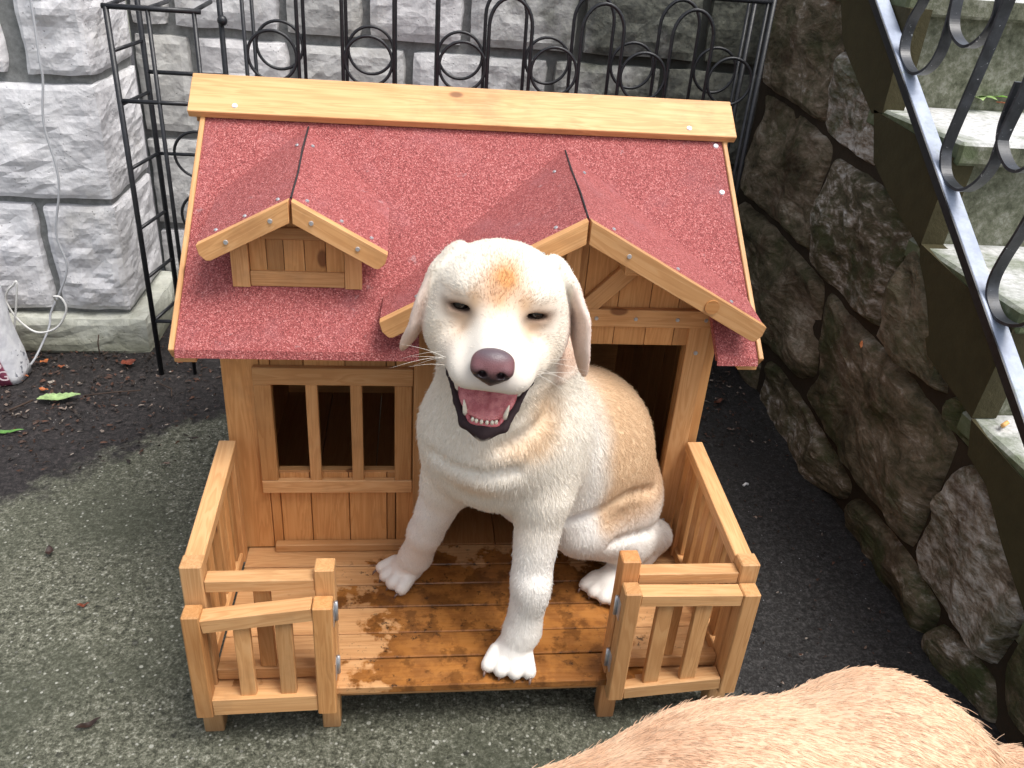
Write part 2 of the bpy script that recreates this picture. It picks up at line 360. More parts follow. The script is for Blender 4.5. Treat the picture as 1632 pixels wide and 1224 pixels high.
_c = STRINGER.mix(STRINGER.math('MULTIPLY', STRINGER.step(STRINGER.noise(STRINGER.pos, 14, 5, .7), .58, .68), .6), _c, (.20, .24, .16))
STRINGER = STRINGER.done(_c, .38)
SCREW = simple('zinc_screw', (.55, .57, .60), .35, .7, .5)
NAIL = simple('galvanised_nail', (.72, .74, .78), .45, .2, .5)
SEAM = simple('black_felt_edge', (.02, .016, .018), .8)
LEAFG = simple('fresh_leaf', (.16, .27, .10), .5, var=.3, scale=50, tint=True)
LEAFB = simple('dead_leaf', (.20, .065, .03), .6, var=.4, scale=60, tint=True)
PLASTIC = simple('white_plastic', (.72, .72, .72), .4)
CABLE = simple('grey_cable', (.42, .43, .45), .5)

# ------------------------------------------------------------------ GROUND
def make_ground():
    xs = np.concatenate([[-40, -12, -4], np.linspace(-2, 2.4, 90), [4, 12, 40]]); ys = np.concatenate([[-40, -12, -4], np.linspace(-1.6, 2.2, 80), [4, 12, 40]])
    V = []; F = []
    for y in ys:
        for x in xs:
            z = 0
            if -2 <= x <= 2.4 and -1.6 <= y <= 2.2:
                z = .004 * noise.fractal(Vector((x * 5, y * 5, 3)), 1.0, 2.0, 4)
                w = max(0, min(1, (y - (1.62 + .95 * x)) * 3)) if x < -.5 else 0
                z += w * .008 * noise.fractal(Vector((x * 16, y * 16, 9)), 1.0, 2.0, 3)
            V.append((x, y, z))
    nx = len(xs)
    for j in range(len(ys) - 1):
        for i in range(nx - 1): F.append((j * nx + i, j * nx + i + 1, (j + 1) * nx + i + 1, (j + 1) * nx + i))
    o = meshobj('ground', V, F, GROUND, smooth=True); tag(o, kind='structure')
make_ground()

# ------------------------------------------------------------------ STONE BLOCK WALLS
def rock_block(name, c, d, mat, parent, rz=0.0, bulge=.02, rough=.012, seed=0, color=(1, 1, 1), res=.022, org=None):
    """rock-faced block, centre c, size d, rotated rz about the wall origin org"""
    nx, ny, nz = [max(3, min(24, int(round(s / res)))) for s in d]
    ny = min(ny, 10)
    V = {}; verts = []; faces = []
    def vid(i, j, k):
        key = (i, j, k)
        if key in V: return V[key]
        u, v, w = i / nx * 2 - 1, j / ny * 2 - 1, k / nz * 2 - 1
        hx, hy, hz = d[0] / 2, d[1] / 2, d[2] / 2
        p = Vector((u * hx, v * hy, w * hz))
        # rounded edges
        rr = .007
        q = Vector((max(-hx + rr, min(hx - rr, p.x)), max(-hy + rr, min(hy - rr, p.y)), max(-hz + rr, min(hz - rr, p.z))))
        dv = p - q
        if dv.length > 0: p = q + dv.normalized() * rr
        nn = dv.normalized() if dv.length > 0 else Vector((0, 0, 0))
        s = Vector((p.x + seed * 3.1, p.y + seed * 1.7, p.z + seed))
        e = (1 - abs(u) ** 6) * (1 - abs(w) ** 6)
        e2 = (1 - abs(v) ** 6) * (1 - abs(w) ** 6)
        chip = noise.ridged_multi_fractal(s * 5, .9, 2.2, 4, 1.0, 2.0) - 1.0; fd = noise.voronoi(s * Vector((13, 9, 17)) * 1.0)[0]; chip += (fd[1] - fd[0]) * 1.6 - .5
        fr = noise.fractal(s * 9, 1.0, 2.0, 5)
        if j == 0: p.y -= bulge * e * .9 + rough * (fr * .9 + chip * .55) * max(e, .25)
        if i == nx: p.x += bulge * e2 * .6 + rough * (fr * .8 + chip * .45) * max(e2, .2)
        if i == 0: p.x -= rough * fr * .5
        if k == nz or k == 0: p.z += rough * .45 * noise.noise(s * 12)
        V[key] = len(verts); verts.append(p); return V[key]
    for a in range(nx):
        for b in range(nz):
            faces.append((vid(a, 0, b), vid(a + 1, 0, b), vid(a + 1, 0, b + 1), vid(a, 0, b + 1)))
    for a in range(ny):
        for b in range(nz):
            faces.append((vid(nx, a, b), vid(nx, a + 1, b), vid(nx, a + 1, b + 1), vid(nx, a, b + 1)))
            faces.append((vid(0, a + 1, b), vid(0, a, b), vid(0, a, b + 1), vid(0, a + 1, b + 1)))
    for a in range(nx):
        for b in range(ny):
            faces.append((vid(a, b, nz), vid(a + 1, b, nz), vid(a + 1, b + 1, nz), vid(a, b + 1, nz)))
            faces.append((vid(a, b + 1, 0), vid(a + 1, b + 1, 0), vid(a + 1, b, 0), vid(a, b, 0)))
    M = Matrix.Translation(Vector(c))
    if org is not None: M = Matrix.Translation(Vector(org)) @ Matrix.Rotation(rz, 4, 'Z') @ Matrix.Translation(Vector(c))
    return meshobj(name, verts, faces, mat, parent, M, color=color)

def corner_wall():
    t = thing('stone_wall', (-1.5, 1.42, 0), 'pale grey rock-faced block wall ending in a corner, left of the black metal frame', 'wall')
    bx('mortar', -2.4, -.958, 1.428, 1.78, .0, 1.60, MORTAR, t, bev=0)
    cs = [(.131, .446), (.464, .771), (.793, 1.119), (1.137, 1.45)]
    J = [[-2.35, -1.75, -1.145, -.945], [-2.35, -1.62, -.945], [-2.35, -1.70, -1.10, -.945], [-2.35, -1.55, -.945]]
    sd = 0
    rows = [[(-2.35, -1.68), (-1.65, -1.165), (-1.137, -.945)], [(-2.35, -1.80), (-1.77, -.945)], [(-2.35, -1.65), (-1.62, -1.16), (-1.107, -.945)], [(-2.35, -1.70), (-1.67, -.945)]]
    for (z0, z1), row in zip(cs, rows):
        for k, (x0, x1) in enumerate(row):
            sd += 1; last = k == len(row) - 1; y1 = 1.77 if last else 1.6
            rock_block('stone', ((x0 + x1) / 2, (1.405 + y1) / 2, (z0 + z1) / 2), (x1 - x0, y1 - 1.405, z1 - z0), BLOCK, t, seed=sd, bulge=.013, rough=.014, res=.015, color=rnd.choice([(1, 1, 1.02), (.95, .95, .97), (1.04, 1.03, 1.04)]))
    rock_block('foundation_stone', (-1.65, 1.58, .05), (1.5, .40, .125), BLOCK, t, seed=31, bulge=.01, rough=.012, color=(.85, .87, .78))
    return t
corner_wall()

def back_wall():
    org = Vector((-.96, 1.79, 0)); rz = -math.radians(3.8)
    t = thing('stone_wall', (0, 1.73, 0), 'grey block wall behind the black scrollwork rack, dark with moss towards the right', 'wall')
    R_ = Matrix.Translation(org) @ Matrix.Rotation(rz, 4, 'Z')
    bmobj('mortar', bev_box_bm(2.1, .2, 1.6, 0), MORTAR, t, R_ @ Matrix.Translation(Vector((1.05, .125, .8))))
    sd = 50
    # joints in wall coordinates (x from the inner corner)
    rows = [((.0, .25), [0, .34, .72, 1.18, 1.62, 2.1]), ((.275, .55), [0, .3, .66, 1.02, 1.42, 1.8, 2.1]),
            ((.575, .858), [0, .185, .475, .83, 1.265, 1.62, 2.1]), ((.885, 1.175), [0, .13, .455, .70, 1.0, 1.345, 1.72, 2.1]), ((1.2, 1.48), [0, .38, .8, 1.2, 1.6, 2.1])]
    for (z0, z1), js in rows:
        for a, b in zip(js[:-1], js[1:]):
            sd += 1; g = .014
            rock_block('stone', ((a + b) / 2, .10, (z0 + z1) / 2), (b - a - 2 * g, .2, z1 - z0), BLOCK, t, rz=rz, org=org, seed=sd, bulge=.010, rough=.010, res=.024,
                       color=[(.82, .82, .80), (.9, .9, .9), (.74, .74, .71), (.96, .95, .95)][sd % 4])
back_wall()

# ------------------------------------------------------------------ RIGHT FIELD STONE WALL (outlines in the wall plane: y, z)
STN = dict(
S1=[(1.652, 1.197), (1.20, 1.20), (1.144, 1.034), (1.159, 0.937), (1.173, 0.818), (1.445, 0.841), (1.594, 0.853)],
S2=[(1.116, 1.005), (1.016, 0.957), (0.925, 0.921), (0.832, 0.807), (0.862, 0.779), (1.126, 0.803), (1.143, 0.91)],
S3=[(1.607, 0.817), (1.442, 0.816), (1.265, 0.801), (1.1, 0.782), (1.089, 0.749), (1.116, 0.636), (1.105, 0.594), (1.071, 0.497), (1.211, 0.505), (1.5, 0.51), (1.63, .53)],
S4=[(1.061, 0.756), (0.873, 0.753), (0.741, 0.742), (0.66, 0.702), (0.633, 0.673), (0.643, 0.599), (0.662, 0.539), (0.656, 0.469), (0.79, 0.46), (1.043, 0.486), (1.086, 0.603)],
S5=[(0.617, 0.679), (0.589, 0.696), (0.529, 0.645), (0.37, 0.45), (0.5, 0.445), (0.624, 0.458), (0.627, 0.547)],
S6a=[(1.6, 0.484), (1.228, 0.477), (0.953, 0.455), (0.915, 0.353), (0.875, 0.23), (0.935, 0.174), (1.22, 0.160), (1.6, .15)],
S6b=[(0.922, 0.454), (0.806, 0.437), (0.555, 0.426), (0.398, 0.41), (0.298, 0.39), (0.308, 0.254), (0.31, 0.11), (0.534, 0.112), (0.9, 0.154), (0.849, 0.242), (0.897, 0.359)],
S7=[(0.346, 0.466), (0.321, 0.48), (0.273, 0.467), (0.245, 0.419), (0.301, 0.405), (0.346, 0.423)],
S8=[(0.267, 0.356), (0.226, 0.387), (0.167, 0.372), (0.075, 0.303), (-0.004, 0.244), (-0.001, 0.171), (0.017, 0.084), (0.058, 0.078), (0.257, 0.092), (0.298, 0.118), (0.281, 0.227)],
S9a=[(1.16, 0.125), (1.077, 0.138), (0.911, 0.128), (0.719, 0.107), (0.583, 0.085), (0.582, 0.036), (0.726, -0.03), (0.916, -0.03), (1.16, -0.02)],
S9b=[(0.558, 0.068), (0.485, 0.086), (0.314, 0.090), (0.179, 0.072), (0.176, -0.03), (0.285, -0.07), (0.54, -0.05)],
S10=[(0.155, 0.055), (0.088, 0.063), (0.034, 0.066), (-0.005, 0.070), (-0.048, 0.002), (0.022, -0.045), (0.15, -0.057)],
S11=[(-0.044, 0.287), (-0.169, 0.245), (-0.19, 0.059), (-0.063, 0.047), (-0.024, 0.09), (-0.03, 0.182)],
S12=[(1.65, .13), (1.20, .14), (1.19, -.03), (1.65, -.03)],
S13=[(-.22, .16), (-.5, .12), (-.52, -.03), (-.09, -.03), (-.20, .05)],
)
PALE = dict(S1=.45, S2=.98, S3=.25, S4=.62, S5=.30, S6a=.15, S6b=.42, S7=.5, S8=.90, S9a=.55, S9b=.50, S10=.55, S11=.25, S12=.2, S13=.4)
def stone_poly(name, pts, xf, parent, seed, color, depth=.12, gap=-.006):
    P = [Vector((p[0], p[1])) for p in pts]
    # resample with corner rounding
    n = len(P); dense = []
    for i in range(n):
        a, b = P[i], P[(i + 1) % n]; m = max(2, int((b - a).length / .02))
        for k in range(m): dense.append(a.lerp(b, k / m))
    for _ in range(1): dense = [(dense[i - 1] + dense[i] * 2 + dense[(i + 1) % len(dense)]) / 4 for i in range(len(dense))]
    N = len(dense); cen = sum(dense, Vector((0, 0))) / N
    V = []; F = []
    dist = [0, .0, .035, .12, .28, .45, .62, .8, .93]; dep = [depth, .022, .006, 0, 0, 0, 0, 0, 0]
    big = seed * 1.37
    tilt = ((noise.noise(Vector((big, 0, 0)))) * .10, noise.noise(Vector((0, big, 0))) * .12)
    for s, dd in zip(dist, dep):
        for i, p in enumerate(dense):
            o = (cen - p); q = p + o * s
            if s < .2: q = q + o.normalized() * gap * (1 if s < .02 else .6)
            sv = Vector((q.x * 1 + big, q.y + big, seed))
            h = .026 * noise.fractal(sv * 6, .9, 2.1, 5) + .012 * (noise.ridged_multi_fractal(sv * 4.2, .9, 2.2, 3, 1, 2) - 1)
            w = min(1, s * 7) if s < .9 else 1
            x = xf + dd - (h * (.3 + .7 * w) if dd < .05 else 0) - .008 * w + tilt[0] * (q.x - cen.x) + tilt[1] * (q.y - cen.y)
            j = .006 * noise.noise(Vector((q.x * 22, q.y * 22, seed))) if dd < .03 else 0
            V.append((x, q.x + j, q.y + j))
    R = len(dist)
    V.append((sum(v[0] for v in V[-N:]) / N, cen.x, cen.y))
    for r in range(R - 1):
        for i in range(N): F.append((r * N + i, (r + 1) * N + i, (r + 1) * N + (i + 1) % N, r * N + (i + 1) % N))
    for i in range(N): F.append(((R - 1) * N + i, R * N, (R - 1) * N + (i + 1) % N))
    bm = bmesh.new(); vs = [bm.verts.new(v) for v in V]
    for f in F: bm.faces.new([vs[i] for i in f])
    return bmobj(name, bm, MOSSY, parent, smooth=False, color=color)
XR = .93
TREADS = [(.902, 1.30, 1.345), (.90, .555, .925 + .0), (.60, .24, .705), (.265, -.07, .47), (-.05, -.38, .25)]
def right_wall():
    t = thing('stone_wall', (1.0, .6, 0), 'dark damp field-stone wall beside the kennel, carrying the steps', 'wall')
    # stepped mortar core behind the stones, following the stair outline
    prof = [(1.70, -.02), (1.70, 1.10), (.97, 1.09), (.96, .86), (.65, .84), (.645, .64), (.34, .60), (.33, .40), (.01, .38), (.0, .17), (-.36, .14), (-.6, .1), (-.6, -.02)]
    pts = [(.958, y, z) for y, z in prof]; k = len(pts)
    V = pts + [(1.12, y, z) for _, y, z in pts]
    F = [tuple(range(k))] + [(i, (i + 1) % k, (i + 1) % k + k, i + k) for i in range(k)]
    meshobj('mortar', V, F, JOINT, t)
    for i, (k_, p) in enumerate(STN.items()):
        stone_poly('stone', p, XR + .012, t, i * 2.3 + 1, (PALE[k_], rnd.random(), 1))
    return t
right_wall()

def stairs():
    t = thing('concrete_steps', (1.5, .6, 0), 'mossy concrete steps climbing away on the right behind the railing', 'steps')
    x1 = 2.35
    # side cheeks: dark smooth faces flush with the stone wall (plates following each step)
    lv = [(.90, .55, .912), (.60, .24, .697), (.267, -.06, .468), (-.05, -.36, .25)]
    tops = [(1.70, .885, 1.15)] + lv
    for i, (yb, yf, z) in enumerate(tops):
        # slab (tread) with nosing and riser block below
        bx('tread', XR + .004, x1, yf, yb + .03, z - .045, z, STEP, t, bev=.006)
        bx('riser', XR + .03, x1, yf + .035, yb + .10, z - .24, z - .0455, STEP, t, bev=0)
    # visible side cheek under each tread, trapezoids
    ch = [[(1.20, 1.12), (.86, 1.12), (.86, .905), (.905, .895), (1.02, .955), (1.13, 1.02)],
          [(.90, .905), (.56, .88), (.575, .69), (.60, .70), (.66, .72), (.745, .755), (.84, .80)],
          [(.58, .70), (.245, .66), (.26, .47), (.35, .49), (.44, .51), (.52, .60)],
          [(.26, .468), (-.06, .43), (-.05, .25), (-.02, .255), (.075, .315), (.165, .385), (.235, .405)],
          [(-.055, .25), (-.36, .21), (-.36, .03), (-.2, .1), (-.15, .2)]]
    for c in ch:
        plate('side_face', [(XR + .001, y, z) for y, z in c], (-1, 0, 0), .05, STEPSIDE, t)
stairs()

# ------------------------------------------------------------------ STAIR RAILING
def ribbon(name, pts2, x, width, thick, mat, parent, sub=8):
    """flat bar bent in the plane x=const; width along x, thickness in plane"""
    P = catmull([(x, a, b) for a, b in pts2], sub); V = []; F = []
    for i, p in enumerate(P):
        tt = (P[min(i + 1, len(P) - 1)] - P[max(i - 1, 0)]).normalized(); nn = Vector((1, 0, 0)).cross(tt).normalized()
        for sx, sn in ((-1, -1), (1, -1), (1, 1), (-1, 1)): V.append(p + Vector((sx * width / 2, 0, 0)) + nn * sn * thick / 2)
    for i in range(len(P) - 1):
        for k in range(4): F.append((i * 4 + k, i * 4 + (k + 1) % 4, (i + 1) * 4 + (k + 1) % 4, (i + 1) * 4 + k))
    F.append((3, 2, 1, 0)); n = (len(P) - 1) * 4; F.append((n, n + 1, n + 2, n + 3))
    bm = bmesh.new(); vs = [bm.verts.new(v) for v in V]
    for f in F: bm.faces.new([vs[i] for i in f])
    return bmobj(name, bm, mat, parent)
def railing():
    X = .912; t = thing('stair_railing', (X, .5, .3), 'wrought iron stair railing with blue-grey bottom bar and dark U-shaped scrolls', 'railing')
    a, b = Vector((X, 1.25, 1.323)), Vector((X, -.35, .253))
    beam('bottom_bar', a, b, .032, .010, (0, -.55, .83), STRINGER, t)
    beam('edge_strip', a + Vector((-.0175, 0, -.006)), b + Vector((-.0175, 0, -.006)), .003, .018, (0, -.55, .83), IRON, t, bev=0)
    U1 = [(0.905, 1.30), (.915, 1.2), (0.925, 1.135), (0.947, 1.093), (0.953, 1.048), (0.933, 1.014), (0.877, 0.99), (0.828, 1.007), (0.803, 1.045), (0.8, 1.096), (0.804, 1.145), (.81, 1.25), (.82, 1.35)]
    U1b = [(0.803, 1.165), (0.792, 1.109), (0.763, 1.079), (0.716, 1.066), (0.676, 1.086), (0.655, 1.123), (0.660, 1.17), (.67, 1.26)]
    U2 = [(.60, 1.40), (.62, 1.28), (0.636, 1.158), (0.648, 1.074), (0.665, 0.978), (0.679, 0.894), (0.678, 0.859), (0.649, 0.821), (0.59, 0.81), (0.546, 0.837), (0.522, 0.881), (0.521, 0.938), (0.507, 1.018), (.50, 1.12), (.49, 1.22)]
    U2b = [(0.526, 1.03), (0.531, 0.956), (0.515, 0.916), (0.476, 0.889), (0.441, 0.888), (0.416, 0.909), (.40, .95), (.40, 1.05)]
    U3 = [(.34, 1.05), (.36, .92), (0.383, 0.804), (0.403, 0.735), (0.41, 0.688), (0.396, 0.654), (0.357, 0.632), (0.309, 0.639), (0.275, 0.665), (.26, .71), (.255, .8), (.25, .9)]
    for u in (U1, U1b, U2, U2b, U3): ribbon('scroll', [(-.9796 + (y + .9796) * .9292, 1.2236 + (z - 1.2236) * .9292) for y, z in u], X + .002, .022, .0055, DARKPAINT, t)
    # handrail above the picture
    beam('handrail', a + Vector((0, 0, .62)), b + Vector((0, 0, .62)), .04, .012, (0, -.55, .83), DARKPAINT, t)
    for s in (.06, .5, .94):
        p = a.lerp(b, s)
        if s > .9: beam('upright', p, p + Vector((0, 0, .62)), .018, .018, (1, 0, 0), DARKPAINT, t)
railing()

# ------------------------------------------------------------------ BLACK METAL RACK
def rack():
    t = thing('metal_rack', (0, 1.31, 0), 'black wrought iron rack with arches and paired rings standing behind the kennel', 'rack')
    r = .0055; F_, B_ = 1.25, 1.38
    def rod(a, b, rr=r, nm='rod'): tube(nm, [a, b], rr, IRON, t, seg=8)
    cx = [-.46 + .2335 * k for k in range(6)]; zc = .895
    for L, Y, top in ((0, F_, 1.10), (1, B_, 1.13)):
        for k, c in enumerate(cx):
            ring = [(c + .0585 * math.cos(a), Y, zc + (.008 if L else 0) + .0585 * math.sin(a)) for a in [2 * math.pi * i / 40 for i in range(40)]]
            tube('ring', ring, .0040, IRON, t, seg=8, closed=True)
            if k < 5:   # arch spanning from this ring to the next one
                x0, x1 = c + .063, cx[k + 1] - .063; rad = (x1 - x0) / 2; zt = 1.06 - rad - (0 if L else .012) + (.05 if k < 2 else 0)
                P = [(x0, Y, .02)] + [(x0, Y, zt)] + [((x0 + x1) / 2 - rad * math.cos(a), Y, zt + rad * 1.25 * math.sin(a)) for a in [math.pi * i / 14 for i in range(1, 14)]] + [(x1, Y, zt), (x1, Y, .02)]
                tube('arch', P, .0048, IRON, t, seg=8)
        rod((cx[0] - .063, Y, .02), (cx[0] - .063, Y, 1.25), .0048, 'rod'); rod((cx[5] + .063, Y, .02), (cx[5] + .063, Y, 1.09), .0048)
        rod((-.62, Y, top), (.785, Y, top - .01), .006, 'top_rail'); rod((-.62, Y, .06), (.785, Y, .06), .006, 'bottom_rail')
    for Y in (F_, B_): rod((.785, Y, 0), (.785, Y, 1.11), .0075, 'post')
    rod((.785, F_, 1.10), (.785, B_, 1.10)); rod((.785, F_, .5), (.785, B_, .5))
    # open box frame at the left end
    zt = .985
    V1, V2, V3, V4, V5 = (-.836, F_), (-.800, B_), (-.742, F_), (-.636, F_), (-.602, B_)
    for (x, y), h in ((V1, zt), (V2, 1.3), (V3, zt), (V4, zt), (V5, 1.3)): rod((x, y, 0), (x, y, h), .0072 if h > 1 or (x, y) == V1 else .0055, 'post')
    rod((-.845, F_, zt), (-.62, F_, zt), .0065)
    for x, y in (V1, V4): rod((x, y, zt), (x - .02 * 0 + .0, B_ + .06, zt + .005), .0055)
    rod((V3[0], F_, zt), (V3[0], B_ + .05, zt), .0055)
    for z in (.885, .76, .60, .44, .30, .17): rod((V1[0], F_, z), (V2[0], B_, z + .01), .0048, 'rung')
    for z in (.77, .17): rod((V1[0], F_, z), (V4[0], F_, z), .0055, 'rung'); rod((V2[0], B_, z + .05), (V5[0], B_, z + .05), .0055, 'rung')
    for z in (.61, .44): 
        ring = [(-.695 + .062 * math.cos(a), B_, z + .062 * math.sin(a)) for a in [2 * math.pi * i / 36 for i in range(36)]]
        tube('ring', ring, .004, IRON, t, closed=True)
    rod((V2[0], B_, .61), (V5[0], B_, .61), .0048, 'rung')
    bm = bmesh.new(); bmesh.ops.create_uvsphere(bm, u_segments=12, v_segments=8, radius=.013)
    bmobj('knob', bm, IRON, t, Matrix.Translation(Vector((V5[0] + .006, B_ - .012, .955))), smooth=True)
rack()

# ------------------------------------------------------------------ KENNEL
H = thing('dog_house', (0, .4, 0), 'pine dog house with red felt roof, dormer and railed porch', 'dog house')
WALLC = (.97, .90, .80); LIGHT = (1.12, 1.16, 1.22); MID = (1.04, 1.03, 1.02); DECKC = (1.10, 1.12, 1.18)
zd = .113; D = .34
def wood(*a, color=MID, **k): return bx(*a, WOOD, H if k.get('parent') is None else k['parent'], color=color)
def B(name, x0, x1, y0, y1, z0, z1, parent=None, color=MID, mat=None, bev=.0012): return bx(name, x0, x1, y0, y1, z0, z1, mat or WOOD, parent or H, color=color, bev=bev)
def screw(parent, p, n, r=.0042, mat=None, name='screw'):
    bm = bmesh.new(); bmesh.ops.create_cone(bm, cap_ends=True, segments=12, radius1=r, radius2=r * .8, depth=.0022)
    M = frame(Vector(n).orthogonal(), Z=n, loc=p); return bmobj(name, bm, mat or SCREW, parent, M)
# deck boards
ys = [-.014, .048, .105, .169, .228, .281, .341]
for a, b in zip(ys[:-1], ys[1:]): B('deck_board', -.425, .425, a + .0012, b - .0012, zd - .016, zd + rnd.uniform(-.0006, .0006), color=DECKC, mat=WETWOOD, bev=.0015)
for y0 in (.02, .30): B('deck_joist', -.41, .41, y0, y0 + .03, .055, zd - .0165)
B('kick_strip', -.371, -.075, .322, .3385, zd + .001, .131, color=MID)
# interior floor, boards tinted darker to paint in the unlit interior
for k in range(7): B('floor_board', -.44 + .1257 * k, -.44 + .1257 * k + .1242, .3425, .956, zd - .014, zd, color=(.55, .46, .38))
# front wall: vertical boards with shadow joints
bs = [-.441, -.375, -.359, -.285, -.211, -.140, -.128, -.069]
def vboard(x0, x1, z0, z1, c=WALLC, y=D, nm='wall_board'): return B(nm, x0 + .0007, x1 - .0007, y, y + .014, z0, z1, color=c)
vboard(-.441, -.3755, zd, .64); vboard(-.3755, -.357, zd, .64)
for a, b in ((-.357, -.300), (-.300, -.228), (-.228, -.156), (-.156, -.140)):
    if b > -.150: b = -.1395
    vboard(a, b, zd, .292); vboard(a, b, .492, .64)
vboard(-.139, -.069, zd, .64)
# joint battens behind so that no light passes
B('joint_backing', -.40, -.08, D + .015, D + .022, zd, .29, color=(.45, .38, .3)); B('joint_backing', -.40, -.08, D + .015, D + .022, .495, .62, color=(.45, .38, .3))
# window frame (applied boards) and bars
W_ = B('window_frame', -.386, -.108, D - .013, D - .0005, .487, .521, color=MID)
B('window_frame', -.386, -.108, D - .013, D - .0005, .253, .281, color=LIGHT)
beam('window_frame', (-.371, D - .0065, .2815), (-.371, D - .0065, .4865), .030, .0115, (0, -1, 0), WOOD, H, color=WALLC)
B('window_frame', -.141, -.110, D - .0125, D - .001, .2815, .4865, color=WALLC)
for x in (-.287, -.209): B('window_bar', x - .0105, x + .0105, D - .010, D + .002, .276, .4875, color=MID)
B('window_sill', -.357, -.140, D - .0002, D + .014, .2925, .297, color=MID, bev=0)
# door frame and corner posts
B('door_post', .379, .417, D - .016, D - .0005, zd + .001, .617, color=MID)
B('door_post', -.107, -.069, D - .016, D - .0005, zd + .001, .617, color=MID)
vboard(.379, .441, zd, .64)
B('corner_board', .4175, .440, D + .0145, D + .06, zd, .62, color=WALLC)
screw(H, (.398, D - .017, .565), (0, -1, 0)); screw(H, (.398, D - .017, .185), (0, -1, 0))
# side walls and back wall
ze_ = .605
for sx in (-1, 1):
    for k in range(8):
        y0 = D + .0145 + k * .075
        if sx > 0 and k == 0: y0 += .046
        y1 = D + .0145 + (k + 1) * .075 - .001; ztop = ze_ + .767 * (min(y0, 1.30 - y1) - .232) - .016
        x = sx * .434; B('side_board', x - .006, x + .006, y0, y1, zd, ztop, color=(.75,.66,.56) )
B('back_panel', -.43, .43, .9565, .968, zd - .014, .672, color=WALLC)
# gable wall above the door
gy = D - .012
def gz(x): return .828 - .543 * abs(x - .155)
seams = [-.10, -.045, .02, .075, .130, .182, .243, .300, .352, .414]
for a, b in zip(seams[:-1], seams[1:]):
    a2, b2 = a + .0007, b - .0007
    P = [(a2, gy, .578), (b2, gy, .578), (b2, gy, gz(b2) - .012)] + ([(.155, gy, gz(.155) - .012)] if a2 < .155 < b2 else []) + [(a2, gy, gz(a2) - .012)]
    P = [Vector(p) for p in P]; c = sum(P, Vector()) / len(P); M = frame((0, 0, 1), Z=(0, -1, 0), loc=c); Mi = M.inverted()
    q = [Mi @ p for p in P]; k = len(q); V = [Vector((v.x, v.y, .0)) for v in q] + [Vector((v.x, v.y, -.011)) for v in q]
    bm = bmesh.new(); vs = [bm.verts.new(v) for v in V]; bm.faces.new(vs[:k]); bm.faces.new(vs[k:][::-1])
    for i in range(k): bm.faces.new((vs[i], vs[i + k], vs[(i + 1) % k + k], vs[(i + 1) % k]))
    bmobj('gable_board', bm, WOOD, H, M, color=WALLC)
cb = B('crossbeam', -.105, .415, gy - .014, gy - .0005, .618, .651, color=MID)
for x in (.205, .275, .35, .402, -.08): screw(cb, (x, gy - .015, .634), (0, -1, 0), .0038)
beam('brace', (.187, gy - .0065, .6515), (.262, gy - .0065, .731), .031, .0115, (0, -1, 0), WOOD, H, color=MID)
beam('brace', (.123, gy - .0065, .6515), (.048, gy - .0065, .731), .031, .0115, (0, -1, 0), WOOD, H, color=MID)
B('gable_post', .142, .168, gy - .0125, gy - .0008, .652, .80, color=MID)
# main roof
SL = .767; ye, ze = .232, .605; yr = .65; zr = ze + SL * (yr - ye)
nrm = Vector((0, -SL, 1)).normalized(); nb = Vector((0, SL, 1)).normalized()
def on_roof(x, y, off=0.0): return Vector((x, y, ze + SL * (y - ye))) + nrm * off
roof = plate('roof', [on_roof(-.480, ye - .002), on_roof(-.100, ye - .002), on_roof(-.100, yr), on_roof(-.480, yr)], nrm, .012, FELT, H)
plate('roof_felt', [on_roof(-.0999, D - .010), on_roof(.4019, D - .010), on_roof(.4019, yr), on_roof(-.0999, yr)], nrm, .012, FELT, roof)
plate('roof_felt', [on_roof(.402, ye - .002), on_roof(.473, ye - .002), on_roof(.473, yr), on_roof(.402, yr)], nrm, .012, FELT, roof)
plate('roof', [Vector((.473, 2 * yr - ye, ze)), Vector((-.480, 2 * yr - ye, ze)), Vector((-.480, yr + .001, zr)), Vector((.473, yr + .001, zr))], nb, .012, FELT, H)
for xa, xb in ((-.480, -.100), (.402, .473)): plate('felt_lip', [(xa, ye - .0065, ze - .014), (xb, ye - .0065, ze - .014), (xb, ye - .0025, ze - .001), (xa, ye - .0025, ze - .001)], (0, -1, .2), .003, FELT, roof)
for sx, x in ((-1, -.4845), (1, .4775)):
    beam('verge_trim', on_roof(x, ye - .004, -.009), on_roof(x, yr - .001, -.009), .0085, .026, nrm, WOOD, roof, color=LIGHT)
    B('eave_block', min(x, x - sx * .034), max(x, x - sx * .034), ye + .004, ye + .03, ze - .027, ze - .014, parent=roof)
rb = beam('ridge_board', on_roof(-.508, .622, .010), on_roof(.497, .622, .010), .077, .016, nrm, WOOD, H, color=LIGHT)
ra = on_roof(-.508, 0, 0)
beam('ridge_board', (-.508, .676, zr - .008), (.497, .676, zr - .008), .077, .016, nb, WOOD, H, color=LIGHT)
B('ridge_block', -.500, -.482, .61, .66, zr - .055, zr - .028, parent=rb, color=WALLC); B('ridge_block', .476, .492, .61, .66, zr - .055, zr - .028, parent=rb, color=WALLC)
screw(rb, on_roof(-.428, .604, .0187), nrm, .0055, NAIL, 'nail'); screw(rb, on_roof(.405, .604, .0187), nrm, .0055, NAIL, 'nail')
for p in ((.405, .345), (.457, .50), (.46, .585)): screw(roof, on_roof(*p, .001), nrm, .0055, NAIL, 'nail')
